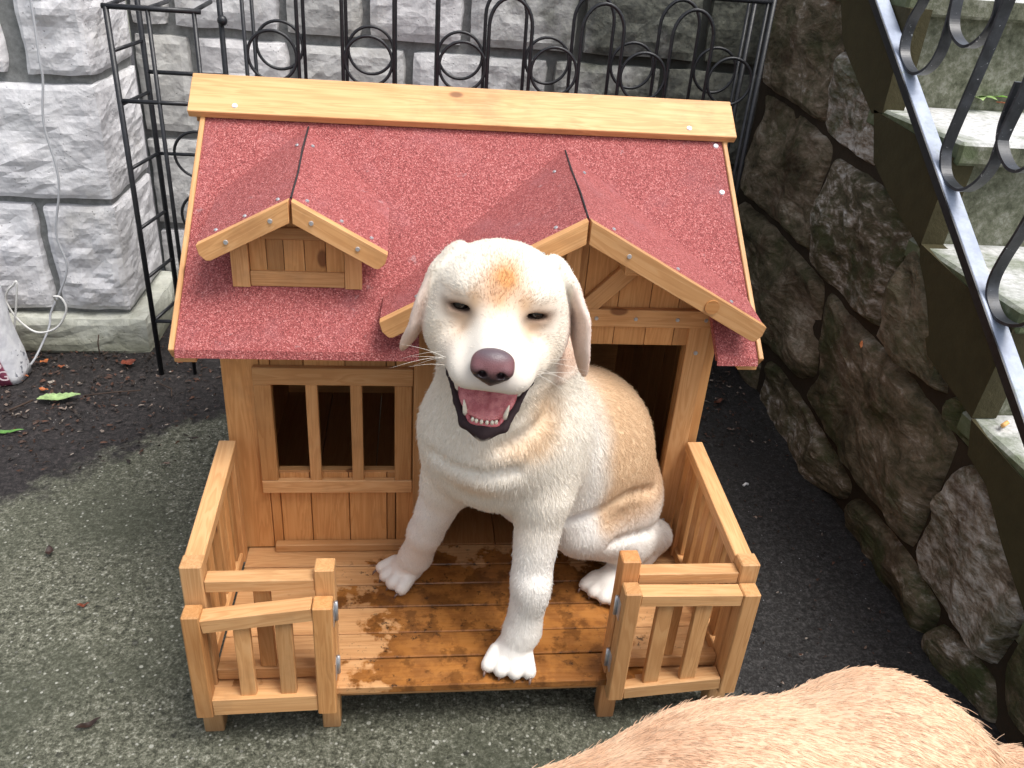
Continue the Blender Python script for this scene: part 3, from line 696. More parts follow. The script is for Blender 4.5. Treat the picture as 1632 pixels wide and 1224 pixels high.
# gables sitting on the roof
def mini_roof(nm, ax, az, rx, rz_, lx, lz, yf, back, wood_w):
    """ax,az apex; r,l eave ends at the front plane yf; back = apex point on the main roof"""
    A = Vector((ax, yf, az)); Bk = Vector(back); rd = (Bk - A)
    R_ = bpy.data.objects.new(nm, None); put(R_, Matrix.Translation(A), H)
    for sx, ex, ez in ((1, rx, rz_), (-1, lx, lz)):
        E = Vector((ex, yf, ez))
        # where the eave line parallel to the ridge meets the main roof
        t = (ez - ze - SL * (yf - ye)) / (SL * rd.y - rd.z); Eb = E + rd * t
        n = (E - A).cross(rd); n = n if n.z > 0 else -n; n.normalize()
        p = plate('felt_panel', [A + n * .004, E + n * .004, Eb + n * .004, Bk + n * .003] if sx > 0 else [A + n * .0038, Bk + n * .0028, Eb + n * .004, E + n * .004], n, .010, FELT, R_)
        side = (E - A).normalized(); up = Vector((0, -1, 0)).cross(side); up = up if up.z > 0 else -up
        a = A + side * .0 - up * (wood_w / 2) + Vector((0, -.008, 0)) + up * .005; b = E - up * (wood_w / 2) + Vector((0, -.008, 0)) + up * .005
        a = a + side * (.006 * 1)
        # mitred bargeboard
        V = []
        ln = (b - a).length
        mit = math.tan(math.atan2(abs(E.z - A.z), abs(E.x - A.x))) * wood_w
        M = frame(side, Z=(0, -1, 0), loc=(a + b) / 2); Mi = M.inverted(); upl = (Mi.to_3x3() @ up).y
        hl = ln / 2; w = wood_w / 2
        pts = [(-hl - .006, w * upl), (hl, w * upl), (hl + .004, 0 * upl), (hl, -w * upl * .8), (hl - .006, -w * upl), (-hl - .006 + mit, -w * upl)]
        bm = bmesh.new(); f = [bm.verts.new((x, y, .008)) for x, y in pts]; g = [bm.verts.new((x, y, -.008)) for x, y in pts]
        bm.faces.new(f); bm.faces.new(g[::-1])
        for i in range(len(pts)): bm.faces.new((f[i], g[i], g[(i + 1) % len(pts)], f[(i + 1) % len(pts)]))
        bmesh.ops.bevel(bm, geom=bm.edges[:], offset=.0008, segments=1, affect='EDGES')
        bb = bmobj('bargeboard', bm, WOOD, R_, M, color=MID)
        for s in (.22, .72):
            q = a.lerp(b, s) + Vector((0, -.009, 0)); screw(R_, q, (0, -1, 0), .0040)
        for s, tt in ((.14, .06), (.50, .05), (.82, .05), (.08, .75)):
            q = A + (E - A) * s + rd * tt + n * .005; screw(R_, q, n, .0034, SCREW, 'nail')
    tube('felt_seam', [A + Vector((0, .002, .004)), A + rd * .33 + Vector((.0015, 0, .0038)), A + rd * .66 + Vector((-.001, 0, .0035)), Bk + Vector((0, -.003, .003))], .0016, SEAM, R_, seg=6)
    return R_
G = mini_roof('porch_roof', .153, .834, .466, .664, -.160, .659, .232, (.166, .561, .858), .033)
Dm = mini_roof('dormer_roof', -.2965, .830, -.153, .749, -.4385, .7555, .290, (-.300, .583, .874), .031)
B('purlin', .06, .085, .243, D - .013, .742, .762, parent=G); B('purlin', .225, .25, .243, D - .013, .742, .762, parent=G)
# round pin on the right bargeboard
pin = bmesh.new(); bmesh.ops.create_cone(pin, cap_ends=True, segments=20, radius1=.0125, radius2=.012, depth=.004)
bmobj('wood_plug', pin, WOOD, G, frame((1, 0, 0), Z=(0, -1, 0), loc=(.368, .215, .703)), color=(.8, .68, .55))
# dormer box
dy = .320
def dbx(n, *a, **k): return B(n, *a, parent=DB if n != 'x' else None, **k)
DB = bpy.data.objects.new('dormer', None); put(DB, Matrix.Translation(Vector((-.297, dy, .68))), H)
def dz(x, o=.012): return .826 - .56 * abs(x + .2965) - o
def dplank(nm, x0, x1, z0, y0, y1, c):
    top = [(x1, dz(x1))] + ([(-.2965, dz(-.2965))] if x0 < -.2965 < x1 else []) + [(x0, dz(x0))]
    P = [(x0, z0), (x1, z0)] + top; cx_ = sum(p[0] for p in P) / len(P); cz_ = sum(p[1] for p in P) / len(P)
    M = frame((0, 0, 1), Z=(0, -1, 0), loc=(cx_, y0, cz_)); Mi = M.inverted()
    bm = bmesh.new(); f = [bm.verts.new(Mi @ Vector((x, y0, z))) for x, z in P]; g = [bm.verts.new(Mi @ Vector((x, y1, z))) for x, z in P]
    bm.faces.new(f); bm.faces.new(g[::-1])
    for i in range(len(P)): bm.faces.new((f[i], g[i], g[(i + 1) % len(P)], f[(i + 1) % len(P)]))
    return bmobj(nm, bm, WOOD, DB, M, color=c)
dplank('stile', -.401, -.3735, .6745, dy, dy + .013, MID); dplank('stile', -.2215, -.1945, .6745, dy, dy + .013, MID)
xs_ = [-.3730, -.3455, -.3185, -.2855, -.2520, -.2220]
for a, b in zip(xs_[:-1], xs_[1:]): dplank('panel_board', a + .0006, b - .0006, .70, dy + .007, dy + .013, WALLC)
B('bottom_rail', -.3728, -.2222, dy + .001, dy + .014, .6755, .7015, parent=DB, color=MID)
B('top_rail', -.352, -.240, dy + .001, dy + .0068, .756, .776, parent=DB, color=WALLC)
for x in (-.399, -.1965): plate('cheek', [(x, dy + .013, .68), (x, dy + .013, dz(x)), (x, dy + .11, dz(x)), (x, dy + .11, .75)], (-1 if x < -.3 else 1, 0, 0), .01, WOOD, DB)

# ---- porch railings
PT = .355
for x0, x1, zt, c in ((-.449, -.417, PT + .006, LIGHT), (-.2545, -.2245, PT - .004, MID), (.2215, .2515, PT + .004, (1.0, .86, .78)), (.418, .4495, PT - .006, LIGHT)):
    B('porch_post', x0, x1, .001, .031, .0, zt, color=c, bev=.002)
for sx in (-1, 1):
    # fixed front panel
    xa, xb = (-.4165, -.255) if sx < 0 else (.252, .4175)
    B('front_rail', xa, xb, .003, .028, .309, .331, color=LIGHT); B('front_rail', xa, xb, .006, .026, .119, .142, color=MID)
    for f in ((.30, .52) if sx < 0 else (.42,)) if False else ((.5,) if sx < 0 else (.45,)):
        xm = xa + (xb - xa) * f; B('baluster', xm - .0125, xm + .0125, .009, .021, .1425, .3085, color=WALLC)
    # side panel
    xo = -.438 if sx < 0 else .4325
    beam('side_rail', (xo, .0315, .332), (xo + (.0 if sx < 0 else -.003), D - .018, .365), .030, .022, (0, -.1, 1), WOOD, H, color=LIGHT)
    B('side_rail', xo - .011, xo + .011, .0315, D - .03, zd + .002, zd + .024, color=MID)
    B('side_stile', xo - .014, xo + .014, D - .046, D - .0175, zd + .001, .353, color=MID)
    for k in range(6):
        yy = .055 + k * .043; B('baluster', xo - .006, xo + .006, yy, yy + .026, zd + .0245, .3215 + (yy) * .1 - .004, color=WALLC)
# ---- opened gates, folded back in front of the fixed panels
def gate(nm, S1_, S2_, TR, BR, bars):
    g = bpy.data.objects.new(nm, None); put(g, Matrix.Translation(Vector(((S1_[0] + S2_[1]) / 2, -.017, .1))), H)
    y0, y1 = -.033, -.003
    for (x0, x1, z0, z1) in (S1_, S2_): B('stile', x0, x1, y0, y1, z0, z1, parent=g, color=WALLC if x0 < 0 else MID, bev=.002)
    xa, xb = S1_[1] + .0003, S2_[0] - .0003
    for (za0, za1, zb0, zb1), nm2 in ((TR, 'top_rail'), (BR, 'bottom_rail')):
        a = Vector((xa, (y0 + y1) / 2 + .0012, (za0 + za1) / 2)); b = Vector((xb, (y0 + y1) / 2 + .0012, (zb0 + zb1) / 2))
        beam(nm2, a, b, .0275, (za1 - za0), (0, 0, 1), WOOD, g, color=LIGHT)
    for (x0, x1, z0, z1) in bars: B('slat', x0, x1, y0 + .009, y0 + .021, z0, z1, parent=g, color=MID)
    hx = S2_[1] if S1_[0] < 0 else S1_[0]
    for z in (.135, .252):
        hg = tube('hinge', [(hx + (.003 if hx < 0 else -.003), -.001, z), (hx + (.003 if hx < 0 else -.003), -.001, z + .038)], .0032, SCREW, g, seg=8)
        bx('hinge_leaf', hx - .001 if hx > 0 else hx - .0002, hx + .0002 if hx > 0 else hx + .001, -.018, -.002, z + .001, z + .037, SCREW, hg, bev=0)
    return g
gate('porch_gate', (-.447, -.4205, .075, .293), (-.256, -.2265, .075, .306), (.258, .284, .280, .303), (.078, .113, .082, .117), [(-.376, -.3515, .108, .264), (-.3135, -.2885, .108, .271)])
gate('porch_gate', (.2235, .2500, .083, .3225), (.4170, .4455, .091, .316), (.294, .317, .291, .314), (.084, .110, .100, .128), [(.283, .309, .108, .294), (.346, .373, .114, .292)])

# ------------------------------------------------------------------ small things on the ground
def leaf(name, loc, L, W_, ang, mat, color, label, curl=.15, cat='leaf', serr=.0, tip=0.0, nrm_tilt=(0, 0), group=None):
    n = 14; V = []; F = []
    for i in range(n + 1):
        t = i / n; w = W_ / 2 * math.sin(math.pi * min(1, t ** .85)) ** .8 * (1 + serr * (1 if i % 2 else -1)) if 0 < i < n else .0008
        x = (t - .5) * L; zz = curl * L * (t - .5) ** 2 + .002 * math.sin(t * 9)
        V += [(x, -w, zz + w * .35), (x, -w * .5, zz + w * .08), (x, 0, zz), (x, w * .5, zz + w * .10), (x, w, zz + w * .3)]
    for i in range(n):
        for k in range(4): F.append((i * 5 + k, (i + 1) * 5 + k, (i + 1) * 5 + k + 1, i * 5 + k + 1))
    M = Matrix.Translation(Vector(loc)) @ Euler((nrm_tilt[0], nrm_tilt[1], ang)).to_matrix().to_4x4()
    o = meshobj(name, V, F, mat, None, M, smooth=True, color=color); tag(o, label, cat, group); return o
leaf('leaf', (-1.061, 1.089, .010), .108, .040, .25, LEAFG, (1.6, 1.35, 1.5), 'pale green serrated leaf lying on the dark soil at left', serr=.12)
leaf('leaf', (-1.13, .92, .008), .085, .016, .15, LEAFG, (.5, .75, .4), 'narrow dark green leaf cut off by the left picture edge')
leaf('leaf', (-.938, 1.29, .012), .042, .038, .6, LEAFB, (.75, .5, .5), 'round dark red-brown leaf at the foot of the block wall', curl=.4)
leaf('leaf', (-1.206, 1.216, .010), .055, .014, -.5, LEAFB, (2.3, 2.0, 1.2), 'long orange-brown leaf lying by the foot of the plastic sack')
leaf('leaf', (-1.172, 1.293, .012), .026, .020, .9, LEAFB, (2.0, 1.9, 1.2), 'small orange leaf beside the loose end of the cable', curl=.5)
leaf('leaf', (-1.118, 1.268, .010), .020, .013, .2, LEAFB, (1.4, 1.2, .9), 'tiny brown leaf scrap under the foundation stone', curl=.5)
leaf('leaf', (-1.118, 1.136, .009), .030, .014, -.3, LEAFB, (1.5, 1.3, .7), 'brown leaf touching the upper edge of the pale green leaf')
leaf('leaf', (-.80, 1.31, .009), .030, .012, -.7, LEAFB, (1.1, .8, .7), 'thin red-brown leaf near the rack foot beside the kennel')
leaf('leaf', (.905, .635, .437), .018, .007, 1.2, LEAFB, (3.0, 3.2, 2.4), 'tiny orange leaf caught in a joint of the field-stone wall', nrm_tilt=(0, -.9))
leaf('leaf', (1.066, .95, 1.157), .035, .016, .4, LEAFB, (2.6, 3.0, 2.0), 'curled tan leaf on the topmost step', curl=.5)
leaf('leaf', (-.64, .02, .006), .040, .012, .5, LEAFB, (.10, .12, .12), 'small black rotten leaf on the concrete left of the porch gate', curl=.5)
leaf('leaf', (-.86, .46, .006), .030, .016, 1.9, LEAFB, (.12, .12, .12), 'dark curled leaf scrap on the concrete far left of the porch', curl=.6)
leaf('leaf', (-.74, .30, .006), .022, .009, .2, LEAFB, (.6, .45, .4), 'tiny dark red bud husk lying on the speckled concrete', curl=.6)
leaf('leaf', (.80, 1.10, .010), .045, .016, .7, LEAFB, (.5, .45, .4), 'dull brown leaf in the dirt between kennel and field-stone wall', curl=.4)
leaf('leaf', (.70, 1.18, .010), .036, .018, -.6, LEAFB, (.75, .55, .45), 'reddish dead leaf under the right eave beside the field-stone wall', curl=.4)
# sprig of leaves on the step
sp = thing('leaf_sprig', (1.16, .90, .927), 'green leafy twig lying on the step behind the railing', 'twig')
tube('stem', [(1.08, .93, .930), (1.13, .925, .936), (1.19, .93, .934), (1.27, .915, .932)], .0015, LEAFB, sp, seg=6, color=(1.5, 1.2, .8))
def leaf_part(loc, L, W_, ang, color, tilt=0.1):
    n = 10; V = []; F = []
    for i in range(n + 1):
        t = i / n; w = W_ / 2 * math.sin(math.pi * t ** .8) if 0 < i < n else .0006; x = t * L; zz = .004 * math.sin(t * 3.1)
        V += [(x, -w, zz + w * .3), (x, 0, zz), (x, w, zz + w * .3)]
    for i in range(n):
        for k in range(2): F.append((i * 3 + k, (i + 1) * 3 + k, (i + 1) * 3 + k + 1, i * 3 + k + 1))
    meshobj('leaf', V, F, LEAFG, sp, Matrix.Translation(Vector(loc)) @ Euler((0, -tilt, ang)).to_matrix().to_4x4(), smooth=True, color=color)
leaf_part((1.19, .93, .935), .060, .026, -1.9, (2.1, 1.7, 1.9)); leaf_part((1.19, .93, .937), .055, .024, -1.2, (1.8, 1.6, 1.5)); leaf_part((1.20, .93, .937), .070, .024, -.4, (1.2, 1.5, .6))
leaf_part((1.20, .93, .937), .075, .020, .1, (1.0, 1.3, .4)); leaf_part((1.14, .925, .936), .06, .018, 2.8, (.7, 1.2, .4)); leaf_part((1.15, .925, .936), .05, .02, .9, (.9, 1.2, .5))
cg = thing('cigarette_butt', (.975, .224, .4785), 'orange cigarette butt on the lowest mossy step', 'cigarette butt')
a_, b_ = Vector((.962, .217, .4805)), Vector((.984, .232, .4805)); m_ = a_.lerp(b_, .75)
tube('filter', [a_, m_], .0042, simple('filter_paper', (.72, .40, .14), .7), cg); tube('paper', [m_, b_], .0041, PLASTIC, cg)
o = tube('paper_scrap', [(.733, .684, .006), (.741, .690, .008), (.748, .690, .006)], .0035, PLASTIC, seg=6); tag(o, 'crumpled white scrap on the dark ground right of the kennel', 'litter')
def litter():
    r2 = random.Random(11); V = []; F = []
    def add(x, y, s, a, el=1.0, z=.004):
        b = len(V); pts = [(-1, -.4), (0, -.6), (1, 0), (.2, .6), (-.8, .4)]
        for px, py in pts: V.append((x + s * (px * math.cos(a) - py * el * math.sin(a)), y + s * (px * math.sin(a) + py * el * math.cos(a)), z + r2.uniform(0, .006)))
        V.append((x, y, z + .006)); F.extend([(b + i, b + (i + 1) % 5, b + 5) for i in range(5)])
    for _ in range(1500):
        x = r2.uniform(-1.5, -.55); y = r2.uniform(.75, 1.5)
        if y > 1.5 + .9 * x + r2.uniform(-.2, .6) : add(x, y, r2.uniform(.003, .011), r2.uniform(0, 6.3), r2.uniform(.2, .9))
    for _ in range(420): add(r2.uniform(.5, .90), r2.uniform(.85, 1.5), r2.uniform(.003, .010), r2.uniform(0, 6.3), r2.uniform(.2, .8))
    for _ in range(300): add(r2.uniform(.5, .92), r2.uniform(.0, 1.4), r2.uniform(.002, .006), r2.uniform(0, 6.3), r2.uniform(.3, .9))
    T = NT('damp_leaf_litter'); c = xyz(T, T.vor(T.pos, 60, out='Color'))
    m = T.done(T.ramp(c[0], (.0, (.008, .006, .005)), (.55, (.03, .018, .012)), (.85, (.09, .035, .018)), (.97, (.28, .24, .2))), .7)
    o = meshobj('leaf_litter', V, F, m); tag(o, 'dark broken leaf litter over the soil along the walls', 'leaf litter', kind='stuff')
litter()
tw = simple('twig_bark', (.05, .03, .02), .8)
for k, pl in enumerate([[(-1.03, 1.33, .01), (-1.035, 1.345, .05), (-1.03, 1.35, .075)], [(-1.0, 1.10, .012), (-.93, 1.12, .012), (-.86, 1.13, .013)], [(-.82, 1.17, .012), (-.78, 1.14, .014), (-.77, 1.10, .012)], [(-1.16, 1.02, .012), (-1.12, 1.07, .014)]]):
    o = tube('twig', pl, .0018 if k < 3 else .0025, tw, seg=6, color=None)
    tag(o, ['short dark twig standing against the foundation stone', 'long thin twig lying right of the pale green leaf', 'bent twig on the soil close to the kennel wall', 'short straight twig left below the pale green leaf'][k], 'twig')

# plastic sack at the left edge
def sack():
    t = thing('plastic_sack', (-1.30, 1.22, 0), 'white and maroon plastic sack standing at the left picture edge', 'sack')
    V = []; F = []; nu, nv = 24, 16
    for j in range(nv + 1):
        v = j / nv; z = .005 + .345 * v; pinch = (1 - .55 * max(0, v - .75) / .25)
        sh = .135 * (1 - .10 * v)
        for i in range(nu):
            a = 2 * math.pi * i / nu; ca, sa = math.cos(a), math.sin(a)
            rx = sh * abs(ca) ** .55 * (1 if ca > 0 else -1); ry = .065 * pinch * abs(sa) ** .55 * (1 if sa > 0 else -1)
            w = .006 * noise.fractal(Vector((ca * 2, sa * 2, z * 9)), 1, 2, 4)
            V.append((-1.325 + rx * (1 + w * 4) - .03 * v, 1.22 + ry * (1 + w * 9), z + w))
    for j in range(nv):
        for i in range(nu): F.append((j * nu + i, j * nu + (i + 1) % nu, (j + 1) * nu + (i + 1) % nu, (j + 1) * nu + i))
    F.append(tuple(range(nu))[::-1]); F.append(tuple(range(nv * nu, nv * nu + nu)))
    T = NT('printed_sack'); X, Y, Z = xyz(T, T.pos); n = T.noise(T.pos, 30, 5)
    c = T.mix(T.step(n, .4, .6), (.55, .56, .60), (.68, .69, .72))
    mar = T.math('MULTIPLY', T.math('SUBTRACT', 1.0, T.step(Z, .125, .13)), T.math('SUBTRACT', 1.0, T.step(T.math('ADD', X, T.math('MULTIPLY', Z, .22)), -1.212, -1.208)))
    c = T.mix(mar, c, (.22, .05, .09)); dk = T.math('MULTIPLY', T.step(T.noise(T.pos, 70, 2, .4), .62, .65), T.math('SUBTRACT', 1.0, T.step(T.math('ABSOLUTE', T.math('ADD', X, 1.195)), .006, .012))); c = T.mix(T.math('MULTIPLY', dk, .8), c, (.08, .09, .12))
    m = T.done(c, .35, T.bump(T.noise(T.pos, 14, 4), .6, .01))
    meshobj('bag', V, F, m, t, smooth=True)
    mt = simple('pale_print', (.75, .62, .64), .5)
    for ch, z in (('S', .072), ('G', .035)):
        cu = bpy.data.curves.new('lettering', 'FONT'); cu.body = ch; cu.size = .042; cu.extrude = .0004; cu.materials.append(mt)
        tmp = bpy.data.objects.new('lettering_curve', cu); me = bpy.data.meshes.new_from_object(tmp); bpy.data.objects.remove(tmp)
        o = bpy.data.objects.new('lettering', me); put(o, frame((1, .12, 0), Z=(.12, -1, 0), loc=(-1.238, 1.1495, z - .008)), t)
sack()
cab = [(-1.048, 1.372, 1.25), (-1.048, 1.368, 0.976), (-1.051, 1.36, 0.834), (-1.052, 1.36, 0.79), (-1.069, 1.355, 0.682), (-1.059, 1.355, 0.57), (-1.064, 1.355, 0.503), (-1.094, 1.355, 0.38), (-1.082, 1.355, 0.29), (-1.112, 1.355, 0.214), (-1.15, 1.35, 0.145), (-1.158, 1.33, 0.10), (-1.19, 1.28, .03), (-1.21, 1.26, 0.008)]
o = tube('cable', catmull(cab, 5), .0032, CABLE, seg=8); tag(o, 'thin grey cable hanging down the pale block wall', 'cable')
cab2 = [(-1.24, 1.30, .10), (-1.202, 1.3, 0.25), (-1.215, 1.3, 0.245), (-1.23, 1.3, 0.231), (-1.241, 1.3, 0.198), (-1.22, 1.3, 0.142), (-1.178, 1.3, 0.104), (-1.121, 1.3, 0.12), (-1.086, 1.3, 0.174), (-1.092, 1.3, 0.212), (-1.111, 1.3, 0.216), (-1.12, 1.33, .19)]
o = tube('cable', catmull(cab2, 6), .0030, simple('white_cable', (.62, .62, .60), .45), seg=8); tag(o, 'white cable looping beside the plastic sack at the wall foot', 'cable')
#@@DOGS@@
# ------------------------------------------------------------------ DOGS: implicit bodies meshed as one surface
class SDF:
    def __init__(s, xs, ys, zs):
        s.xs, s.ys, s.zs = [np.asarray(a, np.float32) for a in (xs, ys, zs)]
        s.f = np.full((len(s.xs), len(s.ys), len(s.zs)), .2, np.float32)
    def box(s, lo, hi, m):
        sl = []; 
        for a, l, h in zip((s.xs, s.ys, s.zs), lo, hi):
            i0 = max(0, int(np.searchsorted(a, l - m)) - 1); i1 = min(len(a), int(np.searchsorted(a, h + m)) + 1); sl.append(slice(i0, i1))
        return tuple(sl)
    def grid(s, sl): return s.xs[sl[0]][:, None, None], s.ys[sl[1]][None, :, None], s.zs[sl[2]][None, None, :]
    def add(s, sl, d, k, sub=False):
        g = s.f[sl]
        if sub:
            h = np.clip(.5 - .5 * (g + d) / k, 0, 1); s.f[sl] = g * (1 - h) - d * h + k * h * (1 - h)
        else:
            h = np.clip(.5 + .5 * (d - g) / k, 0, 1); s.f[sl] = d * (1 - h) + g * h - k * h * (1 - h)
    def cap(s, a, b, ra, rb, k=.02, sub=False):
        a = np.array(a, float); b = np.array(b, float); r = max(ra, rb)
        sl = s.box(np.minimum(a, b) - r, np.maximum(a, b) + r, k + .015); X, Y, Z = s.grid(sl)
        ab = b - a; L = (ab ** 2).sum() + 1e-9
        h = np.clip(((X - a[0]) * ab[0] + (Y - a[1]) * ab[1] + (Z - a[2]) * ab[2]) / L, 0, 1)
        d = np.sqrt((X - a[0] - h * ab[0]) ** 2 + (Y - a[1] - h * ab[1]) ** 2 + (Z - a[2] - h * ab[2]) ** 2) - (ra + (rb - ra) * h)
        s.add(sl, d.astype(np.float32), k, sub)
    def ell(s, c, r, k=.02, R=None, sub=False):
        c = np.array(c, float); r = np.array(r, float); m = r.max()
        sl = s.box(c - m, c + m, k + .015); X, Y, Z = s.grid(sl); x, y, z = X - c[0], Y - c[1], Z - c[2]
        if R is not None:
            R = np.array(R); x, y, z = (R[0, 0] * x + R[0, 1] * y + R[0, 2] * z, R[1, 0] * x + R[1, 1] * y + R[1, 2] * z, R[2, 0] * x + R[2, 1] * y + R[2, 2] * z)
        k0 = np.sqrt((x / r[0]) ** 2 + (y / r[1]) ** 2 + (z / r[2]) ** 2) + 1e-6; k1 = np.sqrt((x / r[0] ** 2) ** 2 + (y / r[1] ** 2) ** 2 + (z / r[2] ** 2) ** 2) + 1e-6
        s.add(sl, (k0 * (k0 - 1) / k1).astype(np.float32), k, sub)
    def mesh(s):
        f = s.f; ins = f < 0; nx, ny, nz = f.shape
        acc = np.zeros((nx - 1, ny - 1, nz - 1, 3), np.float32); cnt = np.zeros((nx - 1, ny - 1, nz - 1), np.float32)
        G = [s.xs, s.ys, s.zs]; quads = []
        edges = []
        for ax in range(3):
            a = [slice(None)] * 3; b = [slice(None)] * 3; a[ax] = slice(0, -1); b[ax] = slice(1, None)
            cr = ins[tuple(a)] != ins[tuple(b)]; idx = np.argwhere(cr); fa = f[tuple(a)][cr]; fb = f[tuple(b)][cr]; t = fa / (fa - fb)
            P = np.stack([G[i][idx[:, i]] for i in range(3)], 1); P[:, ax] += t * (G[ax][idx[:, ax] + 1] - G[ax][idx[:, ax]])
            o = [i for i in range(3) if i != ax]
            for du in (0, 1):
                for dv in (0, 1):
                    j = idx.copy(); j[:, o[0]] -= du; j[:, o[1]] -= dv
                    ok = ((j >= 0) & (j < np.array(acc.shape[:3]))).all(1)
                    np.add.at(acc, tuple(j[ok].T), P[ok]); np.add.at(cnt, tuple(j[ok].T), 1)
            edges.append((ax, o, idx, fa < 0))
        cells = np.argwhere(cnt > 0); ids = np.full(cnt.shape, -1, np.int64); ids[tuple(cells.T)] = np.arange(len(cells))
        V = acc[tuple(cells.T)] / cnt[tuple(cells.T)][:, None]
        for ax, o, idx, inside in edges:
            ok = (idx[:, o[0]] > 0) & (idx[:, o[1]] > 0) & (idx[:, o[0]] < cnt.shape[o[0]]) & (idx[:, o[1]] < cnt.shape[o[1]])
            idx = idx[ok]; inside = inside[ok]; q = []
            for du, dv in ((1, 1), (0, 1), (0, 0), (1, 0)):
                j = idx.copy(); j[:, o[0]] -= du; j[:, o[1]] -= dv; q.append(ids[tuple(j.T)])
            q = np.stack(q, 1)
            flip = inside if ax != 1 else ~inside
            q[~flip] = q[~flip][:, ::-1]; quads.append(q)
        return V.astype(np.float64), np.concatenate(quads)
def smooth_mesh(V, Q, it=2, lam=.5):
    n = len(V); e = np.concatenate([Q[:, [0, 1]], Q[:, [1, 2]], Q[:, [2, 3]], Q[:, [3, 0]]]); e = np.concatenate([e, e[:, ::-1]])
    c = np.bincount(e[:, 0], minlength=n)[:, None]
    for _ in range(it):
        s = np.stack([np.bincount(e[:, 0], V[e[:, 1], k], n) for k in range(3)], 1); V = V + lam * (s / np.maximum(c, 1) - V)
    return V
def vnormals(V, Q):
    fn = np.cross(V[Q[:, 2]] - V[Q[:, 0]], V[Q[:, 3]] - V[Q[:, 1]]); N = np.zeros_like(V)
    for k in range(4): 
        for c in range(3): N[:, c] += np.bincount(Q[:, k], fn[:, c], len(V))
    return N / (np.linalg.norm(N, axis=1)[:, None] + 1e-12)
def npmesh(name, V, Q, mat, parent, cols=None, M=None):
    me = bpy.data.meshes.new(name); me.vertices.add(len(V)); me.vertices.foreach_set('co', V.astype(np.float32).ravel())
    me.loops.add(Q.size); me.loops.foreach_set('vertex_index', Q.astype(np.int32).ravel())
    me.polygons.add(len(Q)); me.polygons.foreach_set('loop_start', np.arange(0, Q.size, Q.shape[1], dtype=np.int32)); me.polygons.foreach_set('loop_total', np.full(len(Q), Q.shape[1], np.int32))
    me.polygons.foreach_set('use_smooth', [True] * len(Q)); me.update(calc_edges=True); me.validate()
    if cols is not None:
        a = me.color_attributes.new('coat', 'FLOAT_COLOR', 'POINT'); a.data.foreach_set('color', np.concatenate([cols, np.ones((len(V), 1))], 1).astype(np.float32).ravel())
    me.materials.append(mat); o = bpy.data.objects.new(name, me); return put(o, M or Matrix.Identity(4), parent)
def vnoise(P, sc, seed=0):
    """cheap smooth value noise, vectorised"""
    q = P * sc + seed * 17.3; i = np.floor(q).astype(np.int64); f = q - i; f = f * f * (3 - 2 * f); out = 0
    def h(a): 
        n = (a[:, 0] * 374761393 + a[:, 1] * 668265263 + a[:, 2] * 2147483647 + seed * 974711) & 0x7fffffff; n = ((n ^ (n >> 13)) * 1274126177) & 0x7fffffff
        return (n & 0xffff) / 65535.
    for dx in (0, 1):
        for dy in (0, 1):
            for dz in (0, 1):
                w = (f[:, 0] if dx else 1 - f[:, 0]) * (f[:, 1] if dy else 1 - f[:, 1]) * (f[:, 2] if dz else 1 - f[:, 2]); out = out + w * h(i + [dx, dy, dz])
    return out
def sstep(x, a, b): t = np.clip((x - a) / (b - a), 0, 1); return t * t * (3 - 2 * t)
def blob(P, c, r): return np.exp(-(((P - np.array(c)) / np.array(r)) ** 2).sum(1))

